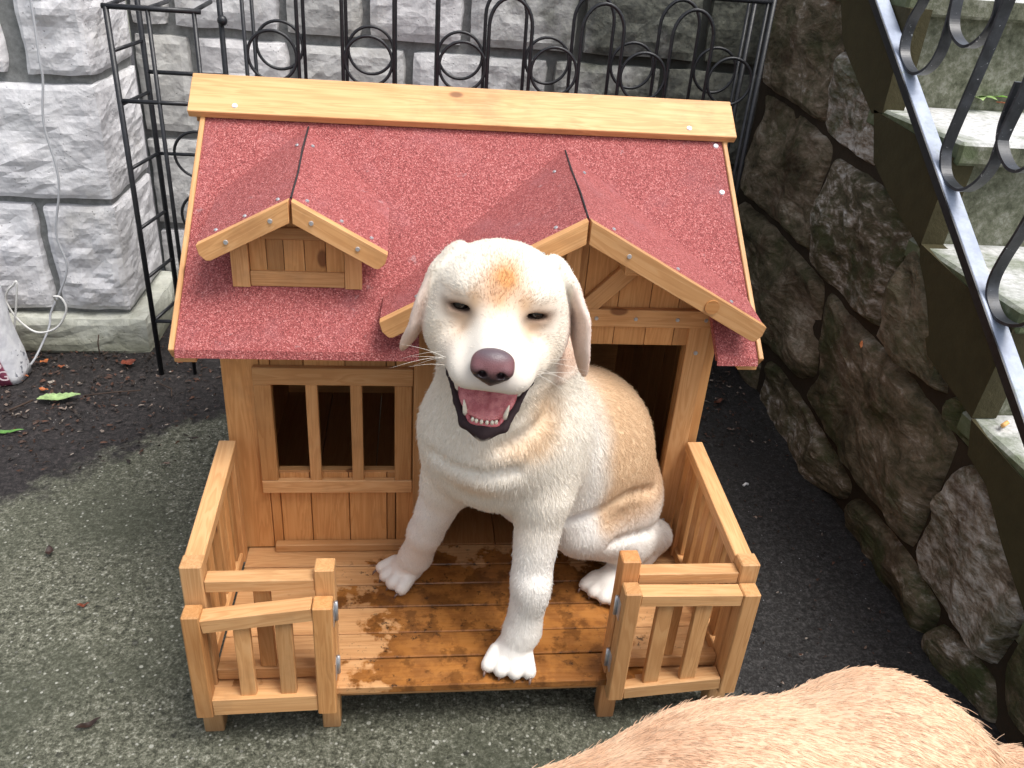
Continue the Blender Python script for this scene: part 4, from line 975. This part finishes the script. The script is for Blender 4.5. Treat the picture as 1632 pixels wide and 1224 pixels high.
def coat_mat(name, attr='coat', rough=.6):
    T = NT(name); a = T.n('Attribute', attribute_name=attr)
    return T.done(a.outputs['Color'], rough, None, **{'Specular IOR Level': .18})
SKIN = coat_mat('dog_coat', rough=.75)
def hair_mat(name):
    T = NT(name); a = T.n('Attribute', attribute_name='hcol')
    return T.done(a.outputs['Color'], .55, None, **{'Specular IOR Level': .25})
HAIR = hair_mat('dog_hair')
def fur(name, parent, V, Q, N, cols, dens, length, comb, lift, n, r0, seed=1, stray=.0, pts=4, var=.07):
    rs = np.random.RandomState(seed); T = np.concatenate([Q[:, [0, 1, 2]], Q[:, [0, 2, 3]]])
    A = np.linalg.norm(np.cross(V[T[:, 1]] - V[T[:, 0]], V[T[:, 2]] - V[T[:, 0]]), axis=1) * dens[T].mean(1)
    t = T[rs.choice(len(T), n, p=A / A.sum())]; u = rs.rand(n, 2); m = u.sum(1) > 1; u[m] = 1 - u[m]; w = np.stack([1 - u.sum(1), u[:, 0], u[:, 1]], 1)[:, :, None]
    P = (V[t] * w).sum(1); Nn = (N[t] * w).sum(1); Nn /= np.linalg.norm(Nn, axis=1)[:, None]; C = (cols[t] * w).sum(1); L = (length[t] * w[:, :, 0]).sum(1); D = (comb[t] * w).sum(1)
    D = D - Nn * (D * Nn).sum(1)[:, None]; D /= np.linalg.norm(D, axis=1)[:, None] + 1e-6
    cl = np.stack([vnoise(P, 90, 1), vnoise(P, 90, 2), vnoise(P, 90, 3)], 1) - .5; cl2 = np.stack([vnoise(P, 28, 4), vnoise(P, 28, 5), vnoise(P, 28, 6)], 1) - .5
    D = D + cl * .40 + cl2 * .35 + rs.randn(n, 3) * .10
    D = D - Nn * (D * Nn).sum(1)[:, None]; D /= np.linalg.norm(D, axis=1)[:, None] + 1e-6
    lf = lift * (1 + .5 * rs.randn(n)); 
    if stray: lf = np.where(rs.rand(n) < stray, lf + .8, lf)
    lf = np.clip(lf, .05, 1.6)[:, None]
    L = L * (.65 + .6 * rs.rand(n)); X = np.zeros((n, pts, 3)); X[:, 0] = P - Nn * .0008; d = D + Nn * lf
    for k in range(1, pts):
        d = d / np.linalg.norm(d, axis=1)[:, None]; X[:, k] = X[:, k - 1] + d * (L / (pts - 1))[:, None]; d = d + D * .35 - Nn * .03 + np.array([0, 0, -.04])
    cv = bpy.data.hair_curves.new(name); cv.add_curves([pts] * n); cv.position_data.foreach_set('vector', X.astype(np.float32).ravel())
    ra = cv.attributes.get('radius') or cv.attributes.new('radius', 'FLOAT', 'POINT')
    ra.data.foreach_set('value', np.tile(np.linspace(r0, r0 * .3, pts), n).astype(np.float32))
    C = np.clip(C * (1 - var + 2 * var * rs.rand(n, 1)), 0, .92); ca = cv.attributes.new('hcol', 'FLOAT_COLOR', 'CURVE'); ca.data.foreach_set('color', np.concatenate([C, np.ones((n, 1))], 1).astype(np.float32).ravel())
    cv.materials.append(HAIR); o = bpy.data.objects.new(name, cv); put(o, Matrix.Identity(4), parent); tag(o, kind='stuff'); return o

# ---------------- sitting dog: head frame (x to the right of the picture, y back, z up, origin between the eyes)
HO = np.array([.001, .020, .776]); HS = 1.0
HR = np.array(Euler((math.radians(2), math.radians(3.5), math.radians(-7))).to_matrix())
def hw(p): return HO + HR @ (np.array(p, float) * HS)
def hl_(P): return ((P - HO) @ HR) / HS
class HeadSDF:
    def __init__(s, S): s.S = S
    def cap(s, a, b, ra, rb, k=.015, sub=False): s.S.cap(hw(a), hw(b), ra, rb, k, sub)
    def ell(s, c, r, k=.015, rot=(0, 0, 0), sub=False):
        R = np.array(Euler(rot).to_matrix()); s.S.ell(hw(c), r, k, (HR @ R).T, sub)

def grid_axis(lo, hi, flo, fhi, fine, coarse):
    a = list(np.arange(lo, flo, coarse)); b = list(np.arange(flo, fhi, fine)); c = list(np.arange(fhi, hi, coarse)); return np.array(a + b + c)
LIPS = [((.064, .002, -.086), (.056, -.004, -.102), .0020, .0032), ((.056, -.004, -.102), (.041, -.028, -.130), .0032, .0042), ((.041, -.028, -.130), (.027, -.050, -.149), .0042, .0065), ((.027, -.050, -.149), (0, -.061, -.156), .0065, .0080)]
def sitting_dog():
    t = thing('dog', (.12, .18, zd), 'pale yellow dog sitting on the kennel porch, squinting with its mouth open', 'dog')
    S = SDF(grid_axis(-.21, .44, -.15, .175, .0026, .005), grid_axis(-.16, .52, -.13, .13, .0026, .005), grid_axis(.095, .88, .585, .88, .0026, .0045))
    z0 = zd
    # trunk
    S.ell((.034, .165, .490), (.108, .108, .112), .04)
    S.cap((.060, .175, .500), (.185, .275, .410), .118, .128, .05)
    S.cap((.185, .275, .400), (.245, .315, .265), .128, .132, .05)
    S.ell((.14, .26, .345), (.12, .12, .095), .05)
    S.ell((.030, .125, .465), (.078, .066, .072), .04)
    # neck and ruff
    S.cap((.012, .135, .70), (.030, .150, .54), .083, .106, .05)
    S.cap((.022, .085, .63), (.026, .098, .53), .052, .072, .05)
    S.cap((.088, .14, .66), (.098, .17, .54), .046, .060, .05)
    # shoulders / front legs
    S.cap((.100, .135, .51), (.100, .092, .425), .064, .046, .035)
    S.cap((.100, .092, .425), (.088, .057, .275), .043, .031, .020)
    S.cap((.090, .055, .275), (.080, .040, .175), .0305, .029, .015)
    S.cap((.080, .044, .175), (.068, .034, .146), .029, .027, .015)
    S.cap((-.025, .165, .50), (-.045, .185, .385), .066, .046, .045)
    S.cap((-.045, .185, .385), (-.083, .220, .245), .042, .030, .022)
    S.cap((-.083, .220, .245), (-.100, .232, .175), .0295, .028, .015)
    S.cap((-.100, .236, .175), (-.116, .242, .145), .028, .026, .015)
    S.ell((.105, .118, .400), (.03, .035, .035), .02)
    S.ell((.100, .066, .215), (.012, .014, .018), .016); S.ell((.092, .030, .262), (.020, .014, .030), .02)
    def paw(c, d, w=.0165, L=.052, toes=4, z=z0):
        d = np.array(d, float); d /= np.linalg.norm(d); s = np.array([-d[1], d[0]])
        S.ell((c[0], c[1], z + .024), (.031, .031, .023), .012)
        for i in range(toes):
            o = (i - (toes - 1) / 2); ang = o * .16; dd = d * math.cos(ang) + s * math.sin(ang)
            ln = L * (1 - .10 * abs(o) ** 1.3)
            a = np.array(c) + s * o * .0150 + dd * ln * .25; b = np.array(c) + s * o * .0175 + dd * ln * .80
            S.cap((a[0], a[1], z + .026), (b[0], b[1], z + .0155), .0140, .0130, .0028)
        return [(np.array(c) + s * (i - (toes - 1) / 2) * .0178 + (d * math.cos((i - 1.5) * .16) + s * math.sin((i - 1.5) * .16)) * (L * .97), d) for i in range(toes)]
    claws = paw((.064, .036), (-.25, -1)) + paw((-.116, .246), (-.85, -.55)) 
    # hind leg (its left), foot pointing forward
    S.cap((.270, .285, .275), (.200, .190, .290), .088, .060, .018)
    S.cap((.195, .185, .280), (.305, .240, .205), .054, .046, .016)
    S.cap((.305, .240, .205), (.374, .290, .175), .046, .032, .02)
    S.cap((.372, .288, .165), (.340, .262, .150), .030, .027, .02)
    S.cap((.340, .260, .150), (.283, .212, .142), .028, .024, .015)
    claws += paw((.268, .200), (-.62, -.66), L=.048)
    # other hind leg, tucked under
    S.cap((.15, .37, .26), (.09, .39, .24), .085, .05, .05); S.cap((.09, .39, .22), (.18, .44, .15), .045, .03, .02); paw((.20, .44), (-.3, -.85))
    # tail lying into the kennel
    S.cap((.30, .40, .18), (.33, .46, .145), .032, .026, .03)
    # skin folds on flank, haunch, neck and chest
    for pts, rr, kk in (([[0.333, 0.23, 0.328], [0.271, 0.166, 0.367], [0.219, 0.142, 0.351], [0.177, 0.133, 0.34], [0.151, 0.134, 0.332]], .0045, .018),
        ([[0.363, 0.255, 0.225], [0.298, 0.187, 0.257], [0.244, 0.147, 0.271]], .0045, .016),
        ([[0.097, 0.071, 0.624], [0.089, 0.053, 0.594], [0.058, 0.029, 0.576], [0.019, 0.022, 0.557]], .0018, .024),
        ([[-0.083, 0.106, 0.495], [-0.046, 0.054, 0.499], [0.005, 0.023, 0.508], [0.044, 0.019, 0.521]], .0010, .024),
        ):
        pc = catmull(pts, 3)
        for a_, b_ in zip(pc[:-1], pc[1:]): S.cap(a_, b_, rr, rr, kk, sub=True)
    # ---- head
    Hd = HeadSDF(S)
    Hd.ell((0, .062, .006), (.084, .082, .062), .025)
    Hd.ell((0, .042, .020), (.079, .060, .042), .02)
    for s in (-1, 1):
        Hd.ell((s * .036, .016, .024), (.028, .026, .022), .018)                 # brow
        Hd.ell((s * .062, .048, -.042), (.041, .058, .060), .028)               # cheek
        Hd.ell((s * .029, -.050, -.048), (.031, .048, .029), .014)             # flews
        Hd.ell((s * .050, -.012, -.062), (.023, .040, .026), .02, rot=(-.35, 0, s * -.25))
        Hd.ell((s * .027, -.080, -.051), (.023, .022, .020), .012)
    Hd.cap((0, .015, -.010), (0, -.080, -.023), .036, .027, .02)
    Hd.cap((0, -.02, -.038), (0, -.082, -.041), .036, .028, .015)
    Hd.ell((0, .012, .016), (.014, .02, .018), .014, sub=True)                    # stop furrow
    # lower jaw, opened, and the mouth cut between
    Hd.cap((0, .050, -.105), (0, -.006, -.128), .056, .042, .03)
    Hd.ell((0, -.030, -.104), (.050, .056, .026), .006, rot=(math.radians(28), 0, 0), sub=True)
    Hd.ell((0, -.060, -.090), (.042, .045, .020), .006, rot=(math.radians(10), 0, 0), sub=True)
    for s in (-1, 1):
        Hd.cap((s * .053, -.022, -.088 + .006 * (s > 0)), (s * .0650, .000, -.080 + .014 * (s > 0)), .0060, .0035, .004, sub=True)
        for a_, b_, ra_, rb_ in LIPS[1 if s > 0 else 0:]: Hd.cap((s * a_[0], a_[1], a_[2]), (s * b_[0], b_[1], b_[2]), ra_, rb_, .006)
    Hd.cap((.065, .001, -.072), (.057, -.004, -.100), .0025, .0045, .006)
    Hd.cap((0, .02, -.128), (0, -.045, -.157), .034, .0175, .010)
    # eyelid slits
    for s in (-1, 1):
        Hd.ell((s * .0495, .009, .0105), (.022, .015, .0085), .008)
        Hd.ell((s * .0495, .003, -.0045), (.019, .013, .007), .008)
        Hd.ell((s * .0490, -.008, .0030), (.0160, .013, .0048), .003, rot=(0, s * .16, 0), sub=True)
    # ears: thin hanging flaps
    def ear(pts, fl):
        pts = [np.array(p, float) for p in pts]
        for (a, b), (ra, rb), (wa, wb) in zip(zip(pts[:-1], pts[1:]), fl[0], fl[1]):
            n = 5
            for i in range(n + 1):
                if i == n and b is not pts[-1]: continue
                u = i / n; c = a + (b - a) * u; w = wa + (wb - wa) * u; th = ra + (rb - ra) * u
                dz_ = (b - a) / np.linalg.norm(b - a); yv = np.array([fl[2], 1, 0.0]); yv -= dz_ * yv.dot(dz_); yv /= np.linalg.norm(yv); xv = np.cross(yv, dz_)
                R = np.stack([xv, yv, dz_])
                S.ell(hw(c), (th, w, max(.018, np.linalg.norm(b - a) / n * 1.4)), .006, R @ HR.T)
    ear([(-.066, .068, .046), (-.086, .064, .020), (-.098, .058, -.022), (-.108, .050, -.058), (-.121, .046, -.086)], ([(.012, .009), (.009, .006), (.006, .0055), (.0055, .005)], [(.022, .032), (.032, .036), (.036, .027), (.027, .011)], .38))
    ear([(.072, .068, .044), (.094, .064, .020), (.112, .056, -.018), (.121, .048, -.056), (.130, .044, -.090)], ([(.012, .009), (.009, .006), (.006, .0055), (.0055, .005)], [(.022, .032), (.032, .038), (.038, .028), (.028, .011)], -.36))
    V, Q = S.mesh(); V = smooth_mesh(V, Q, 2, .45); N = vnormals(V, Q)
    if (N * (V - V.mean(0))).sum() < 0: Q = Q[:, ::-1].copy(); N = -N
    # ---- coat colour (markings, plus face shading painted in)
    h = hl_(V); C = np.tile(np.array([.78, .725, .635]), (len(V), 1))
    n1 = vnoise(V, 22, 3)[:, None]; n2 = vnoise(V, 60, 4)[:, None]
    def paint(w, col):
        nonlocal C
        w = np.clip(w, 0, 1); w = w[:, None] if w.ndim == 1 else w; C = C * (1 - w) + np.array(col) * w
    TAN = (.60, .37, .17); CRM = (.78, .72, .62); WHT = (.79, .765, .73)
    head = sstep(V[:, 2], .60, .66) * sstep(-V[:, 1], -.2, -.12)
    paint(head * .5, CRM)
    paint(sstep(-V[:, 2], -.42, -.30) * .75, WHT)                                # legs whiter
    # tan saddle over flank and back
    fl = sstep((V[:, 0] - .06) + (V[:, 1] - .16) * .9 + (n1[:, 0] - .5) * .05, .095, .17) * sstep(V[:, 2], .25, .33)
    paint(fl * .78, (.60, .37, .175))
    st = blob(V, (.185, .17, .44), (.022, .10, .13)) ; paint(st * .6, WHT)
    paint(blob(V, (.085, .04, .60), (.028, .06, .045)) * .75 + blob(V, (.05, .045, .55), (.045, .05, .02)) * .55, (.68, .43, .20))
    paint(blob(V, (-.02, .04, .47), (.05, .06, .014)) * .55, (.70, .47, .25))
    paint(blob(V, (-.02, .07, .38), (.08, .06, .03)) * .3, (.72, .5, .28))
    paint(blob(h, (.002, -.002, .040), (.026, .06, .030)) * (.6 + .5 * n2[:, 0]) * 1.35, (.60, .30, .12))
    paint(blob(h, (-.033, .0, .020), (.009, .03, .013)) * .7 + blob(h, (.034, .0, .022), (.009, .03, .013)) * .7, (.60, .34, .14))
    for s in (-1, 1):
        paint(blob(h, (s * .049, -.002, .002), (.030, .03, .017)) * .95, (.36, .19, .10))
        paint(blob(h, (s * .039, -.01, -.026), (.017, .03, .024)) * .75, (.64, .42, .25)); paint(blob(h, (s * .030, .0, .022), (.010, .03, .014)) * .6, (.58, .34, .17))  # shading beneath the inner eyes painted into the coat, then brow dots
        paint(blob(h, (s * .0490, -.004, .003), (.0185, .02, .0070)) * 1.5, (.05, .028, .022))
        paint(blob(h, (s * .075, .02, -.05), (.02, .05, .03)) * .35, (.70, .48, .28)); paint(blob(h, (s * .046, -.045, -.045), (.018, .035, .024)) * .40, (.70, .53, .40)); paint(blob(h, (s * .052, .0, .020), (.026, .03, .007)) * .35, (.60, .42, .28))  # shading on cheeks and muzzle sides painted into the coat colour
    earm = sstep(np.abs(h[:, 0]), .090, .102) * sstep(V[:, 2], .63, .655) * (h[:, 1] > -.02); paint(earm * .6, (.70, .50, .42)); paint(earm * sstep(-h[:, 2], .05, .10) * .5, (.60, .36, .22))
    paint(blob(h, (0, -.07, -.012), (.018, .05, .02)) * .6, WHT)
    paint(blob(h, (0, -.11, -.038), (.042, .03, .034)) * .55, (.45, .40, .40))
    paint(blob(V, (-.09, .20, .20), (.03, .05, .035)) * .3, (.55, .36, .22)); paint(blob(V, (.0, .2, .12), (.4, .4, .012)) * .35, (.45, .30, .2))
    # mouth: lips and lining
    def dist_seg(p, a, b):
        a = np.array(a); b = np.array(b); ab = b - a; u = np.clip(((p - a) @ ab) / (ab @ ab), 0, 1); return np.linalg.norm(p - a - u[:, None] * ab, axis=1)
    inside = np.maximum(0, 1 - (((h - [0, -.030, -.104]) @ np.array(Euler((math.radians(28), 0, 0)).to_matrix()) / [.054, .060, .030]) ** 2).sum(1))
    inside2 = np.maximum(0, 1 - (((h - [0, -.060, -.090]) @ np.array(Euler((math.radians(10), 0, 0)).to_matrix()) / [.045, .048, .0225]) ** 2).sum(1))
    slit = np.minimum.reduce([dist_seg(h, (s * .053, -.022, -.088 + .006 * (s > 0)), (s * .0650, .000, -.080 + .014 * (s > 0))) for s in (-1, 1)])
    mi = np.maximum(sstep(np.maximum(inside, inside2), .0, .10), sstep(-slit, -.0080, -.0060))
    paint(mi, (.15, .045, .050))
    lipd = np.minimum.reduce([dist_seg(h, (.065, .001, -.072), (.057, -.004, -.100)) - .0035] + [dist_seg(h, (s * a_[0], a_[1], a_[2]), (s * b_[0], b_[1], b_[2])) - (ra_ + rb_) / 2 for s in (-1, 1) for a_, b_, ra_, rb_ in LIPS])
    lip = sstep(-lipd, -.0040, -.0012) * (h[:, 2] < -.066) * sstep(h[:, 2] + .55 * (-.02 - h[:, 1]) , -.186, -.176); lip = np.maximum(lip, sstep(blob(h, (0, -.064, -.150), (.014, .014, .012)), .30, .50)); paint(lip, (.030, .018, .020))
    bare = np.maximum(mi, lip)
    eyeb = np.clip(sum(blob(h, (s * .0490, -.004, .003), (.0155, .02, .0052)) for s in (-1, 1)) * 1.6, 0, 1)
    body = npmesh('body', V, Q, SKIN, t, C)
    # ---- fur
    comb = np.tile(np.array([.25, .30, -1.0]), (len(V), 1))
    hd = V - hw((0, -.12, -.03)); hd /= np.linalg.norm(hd, axis=1)[:, None]
    comb = comb * (1 - head[:, None]) + (hd * 1.3 + [0, .2, 0]) * head[:, None]; comb[earm > .3] = [0, .1, -1]
    nose_b = (((h - [0, -.106, -.023]) / [.034, .026, .030]) ** 2).sum(1) < 1
    dens = np.ones(len(V)); dens[bare > .15] = 0; dens[nose_b] = 0; dens[eyeb > .5] = 0; dens[(V[:, 2] < zd + .004)] = 0
    dens *= 1 + .8 * head
    muz = blob(h, (0, -.07, -.045), (.06, .06, .05))
    L = .0078 - .0022 * head - .0035 * np.clip(muz * 1.5, 0, 1) * head; L = np.where(V[:, 2] < .36, np.minimum(L, .0072), L); L = np.where(earm > .3, .004, L)
    L = np.where(h[:, 2] < -.13, np.where(V[:, 2] > .45, .0100, L), L); L[eyeb > .05] = .002; L = np.where((np.abs(np.abs(h[:, 0]) - .05) < .03) & (np.abs(h[:, 2]) < .02) & (h[:, 1] < .03), .003, L); L = np.where(lipd < .014, np.minimum(L, .0035), L)
    C = C * (1 - .10 * head[:, None])
    L = np.where(V[:, 2] < zd + .055, .0035, L)
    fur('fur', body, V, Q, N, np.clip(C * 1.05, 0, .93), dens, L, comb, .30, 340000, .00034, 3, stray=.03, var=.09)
    # ---- nose pad
    NS = SDF(np.arange(-.04, .04, .0011), np.arange(-.15, -.07, .0011), np.arange(-.075, .005, .0011))
    NS.ell((0, -.103, -.030), (.0285, .017, .0175), .008); NS.ell((0, -.106, -.044), (.021, .016, .016), .012); NS.ell((0, -.100, -.056), (.007, .012, .010), .006)
    for s in (-1, 1):
        NS.ell((s * .0165, -.108, -.038), (.0125, .0135, .0125), .005)
        NS.ell((s * .0125, -.1235, -.040), (.0058, .012, .0050), .0025, sub=True); NS.cap((s * .015, -.124, -.041), (s * .026, -.113, -.046), .0026, .0016, .002, sub=True)
    NS.cap((0, -.128, -.035), (0, -.122, -.062), .0008, .0012, .0025, sub=True)
    v, q = NS.mesh(); v = smooth_mesh(v, q, 1, .4); nn = vnormals(v, q)
    if (nn * (v - v.mean(0))).sum() < 0: q = q[:, ::-1].copy()
    c = np.tile(np.array([.17, .072, .078]), (len(v), 1)); w = (1 - sstep(v[:, 2] + .004 * (vnoise(v, 200, 2) - .5), -.047, -.031))[:, None]; c = c * (1 - w) + np.array([.022, .014, .017]) * w
    w = sstep(v[:, 2], -.026, -.014)[:, None]; c = c * (1 - w) + np.array([.10, .070, .082]) * w
    for s in (-1, 1):
        w = np.clip(blob(v, (s * .0135, -.119, -.041), (.0085, .012, .0072)) * 1.6, 0, 1)[:, None]; c = c * (1 - w) + np.array([.02, .010, .012]) * w
    T = NT('nose_leather'); a = T.n('Attribute', attribute_name='coat'); nm = T.done(a.outputs['Color'], .36, T.bump(T.vor(T.pos, 700), .5, .0006), **{'Specular IOR Level': .5})
    v = np.array([hw(np.array([p[0] * .93, p[1], (p[2] + .036) * .95 - .036]) + np.array([0, -.001, .0120])) for p in v]); npmesh('nose', v, q, nm, t, c)
    # ---- eyes
    em = simple('wet_dark_eye', (.012, .008, .007), .08)
    for s in (-1, 1):
        bm = bmesh.new(); bmesh.ops.create_uvsphere(bm, u_segments=24, v_segments=16, radius=.0125)
        bmobj('eye', bm, em, t, Matrix.Translation(Vector(hw((s * .0490, .0055, .0028)))), smooth=True)
    # ---- tongue
    TG = SDF(np.arange(-.05, .05, .0018), np.arange(-.08, .05, .0018), np.arange(-.18, -.06, .0018)); rt = np.array(Euler((math.radians(33), 0, 0)).to_matrix())
    TG.ell((0, -.012, -.113), (.0415, .050, .011), .005, rt.T); TG.cap((0, -.060, -.131), (0, .02, -.079), .0016, .0020, .005, sub=True)
    v, q = TG.mesh(); v = smooth_mesh(v, q, 2, .5); nn = vnormals(v, q)
    if (nn * (v - v.mean(0))).sum() < 0: q = q[:, ::-1].copy()
    T = NT('tongue_flesh'); f = T.noise(T.pos, 90, 4); nm = T.done(T.mix(T.step(f, .3, .7), (.40, .095, .105), (.62, .22, .22)), .24, T.bump(T.math('ADD', T.vor(T.pos, 620), T.noise(T.pos, 120, 4)), .7, .0012))
    npmesh('tongue', np.array([hw(p) for p in v]), q, nm, t)
    # gum and teeth
    gum = simple('gum', (.42, .10, .11), .35); ivory = simple('tooth', (.80, .74, .60), .3)
    arc = [(math.sin(a) * .0215, -.051 - math.cos(a) * .0085 + .004, -.1445 + .0) for a in np.linspace(-1.35, 1.35, 13)]
    tube('gum', [hw(p) for p in catmull([(-.030, -.024, -.1235)] + arc + [(.030, -.024, -.1235)], 2)], .0042, gum, t)
    for k, a in enumerate(np.linspace(-.95, .95, 6)):
        x, y, z = math.sin(a) * .0195, -.051 - math.cos(a) * .0085 + .003, -.1425
        V_, F_ = tube_data([hw((x, y, z)), hw((x, y - .001, z + .004)), hw((x * 1.02, y - .002, z + .0068))], [.0024, .0026, .0014], 8); meshobj('tooth', V_, F_, ivory, t, smooth=True)
    for s in (-1, 1):
        V_, F_ = tube_data([hw((s * .0265, -.042, -.141)), hw((s * .0275, -.045, -.132)), hw((s * .0292, -.046, -.1225)), hw((s * .0305, -.044, -.116))], [.0036, .0034, .0023, .0008], 8); meshobj('canine_tooth', V_, F_, ivory, t, smooth=True)
    # claws
    cm = simple('claw_horn', (.16, .10, .08), .4)
    for p, d in claws:
        d = np.array([d[0], d[1]]); V_, F_ = tube_data([(p[0] - d[0] * .006, p[1] - d[1] * .006, zd + .0125), (p[0] + d[0] * .001, p[1] + d[1] * .001, zd + .0095), (p[0] + d[0] * .003, p[1] + d[1] * .003, zd + .005)], [.0026, .0022, .0010], 6); meshobj('claw', V_, F_, cm, t, smooth=True)
    # whiskers
    wm = simple('whisker_hair', (.75, .70, .62), .4); rw = random.Random(5)
    for s in (-1, 1):
        for k in range(6):
            a = Vector((s * (.046 + .006 * rw.random()), -.062 + .012 * (k % 3), -.048 - .008 * (k // 3))); e = a + Vector((s * rw.uniform(.05, .08), rw.uniform(-.03, .02), rw.uniform(-.035, .012))); m = (a + e) / 2 + Vector((0, -.004, .006))
            V_, F_ = tube_data([hw(p) for p in catmull([a, m, e], 4)], [.00035 * (1 - .8 * i / 8) for i in range(9)], 4); meshobj('whisker', V_, F_, wm, t, smooth=True)
    return t
sitting_dog()

def standing_dog():
    t = thing('dog', (.15, -.5, 0), 'second dog with tan fur, only its back showing at the bottom right', 'dog')
    S = SDF(np.arange(-.62, .80, .008), np.arange(-.95, -.25, .008), np.arange(-.01, .66, .008))
    S.cap((-.08, -.598, .362), (.22, -.525, .392), .124, .118, .06); S.cap((.22, -.525, .395), (.40, -.490, .420), .118, .105, .06)
    S.cap((-.17, -.63, .34), (-.08, -.598, .362), .125, .125, .05)
    S.ell((.385, -.480, .435), (.075, .085, .085), .05)
    S.cap((-.20, -.62, .42), (-.40, -.70, .46), .085, .065, .06); S.ell((-.47, -.73, .45), (.085, .07, .07), .04); S.cap((-.50, -.75, .43), (-.58, -.78, .40), .045, .032, .03)
    S.cap((.44, -.50, .44), (.56, -.475, .40), .035, .028, .05); S.cap((.56, -.475, .40), (.74, -.46, .34), .028, .012, .02)
    for x, y, hx in ((.40, -.425, 1), (.40, -.57, 1), (-.14, -.535, 0), (-.14, -.665, 0)):
        if hx: S.cap((x, y, .36), (x + .0, y, .24), .075, .045, .05); S.cap((x, y, .24), (x + .06, y, .13), .04, .026, .02); S.cap((x + .06, y, .13), (x + .03, y, .03), .024, .022, .02); S.ell((x + .01, y, .02), (.045, .03, .022), .015)
        else: S.cap((x, y, .34), (x, y, .2), .055, .035, .04); S.cap((x, y, .2), (x, y, .03), .032, .024, .02); S.ell((x - .02, y, .02), (.045, .03, .022), .015)
    V, Q = S.mesh(); V = smooth_mesh(V, Q, 2, .5); V = V * [1, 1, 1.09] + [-.015, .022, 0]; N = vnormals(V, Q)
    if (N * (V - V.mean(0))).sum() < 0: Q = Q[:, ::-1].copy(); N = -N
    n1 = vnoise(V, 9, 7)[:, None]; n2 = vnoise(V * [1, 2.5, 2.5], 34, 8)[:, None]; n2 = sstep(n2, .25, .75)
    C = np.array([.56, .33, .20]) * (1 - n1) + np.array([.66, .45, .30]) * n1; C = C * (1 - .5 * n2) + np.array([.72, .52, .36]) * .5 * n2
    body = npmesh('body', V, Q, SKIN, t, C)
    comb = np.tile(np.array([1.0, -.35, -.25]), (len(V), 1)); L = np.full(len(V), .0105); L = np.where(V[:, 0] > .45, .026, L)
    dens = sstep(V[:, 2], .25, .33) + .05
    fur('fur', body, V, Q, N, np.clip(C * 1.05, 0, .92), dens, L, comb, .20, 320000, .00044, 9, stray=.010, pts=5, var=.28)
standing_dog()
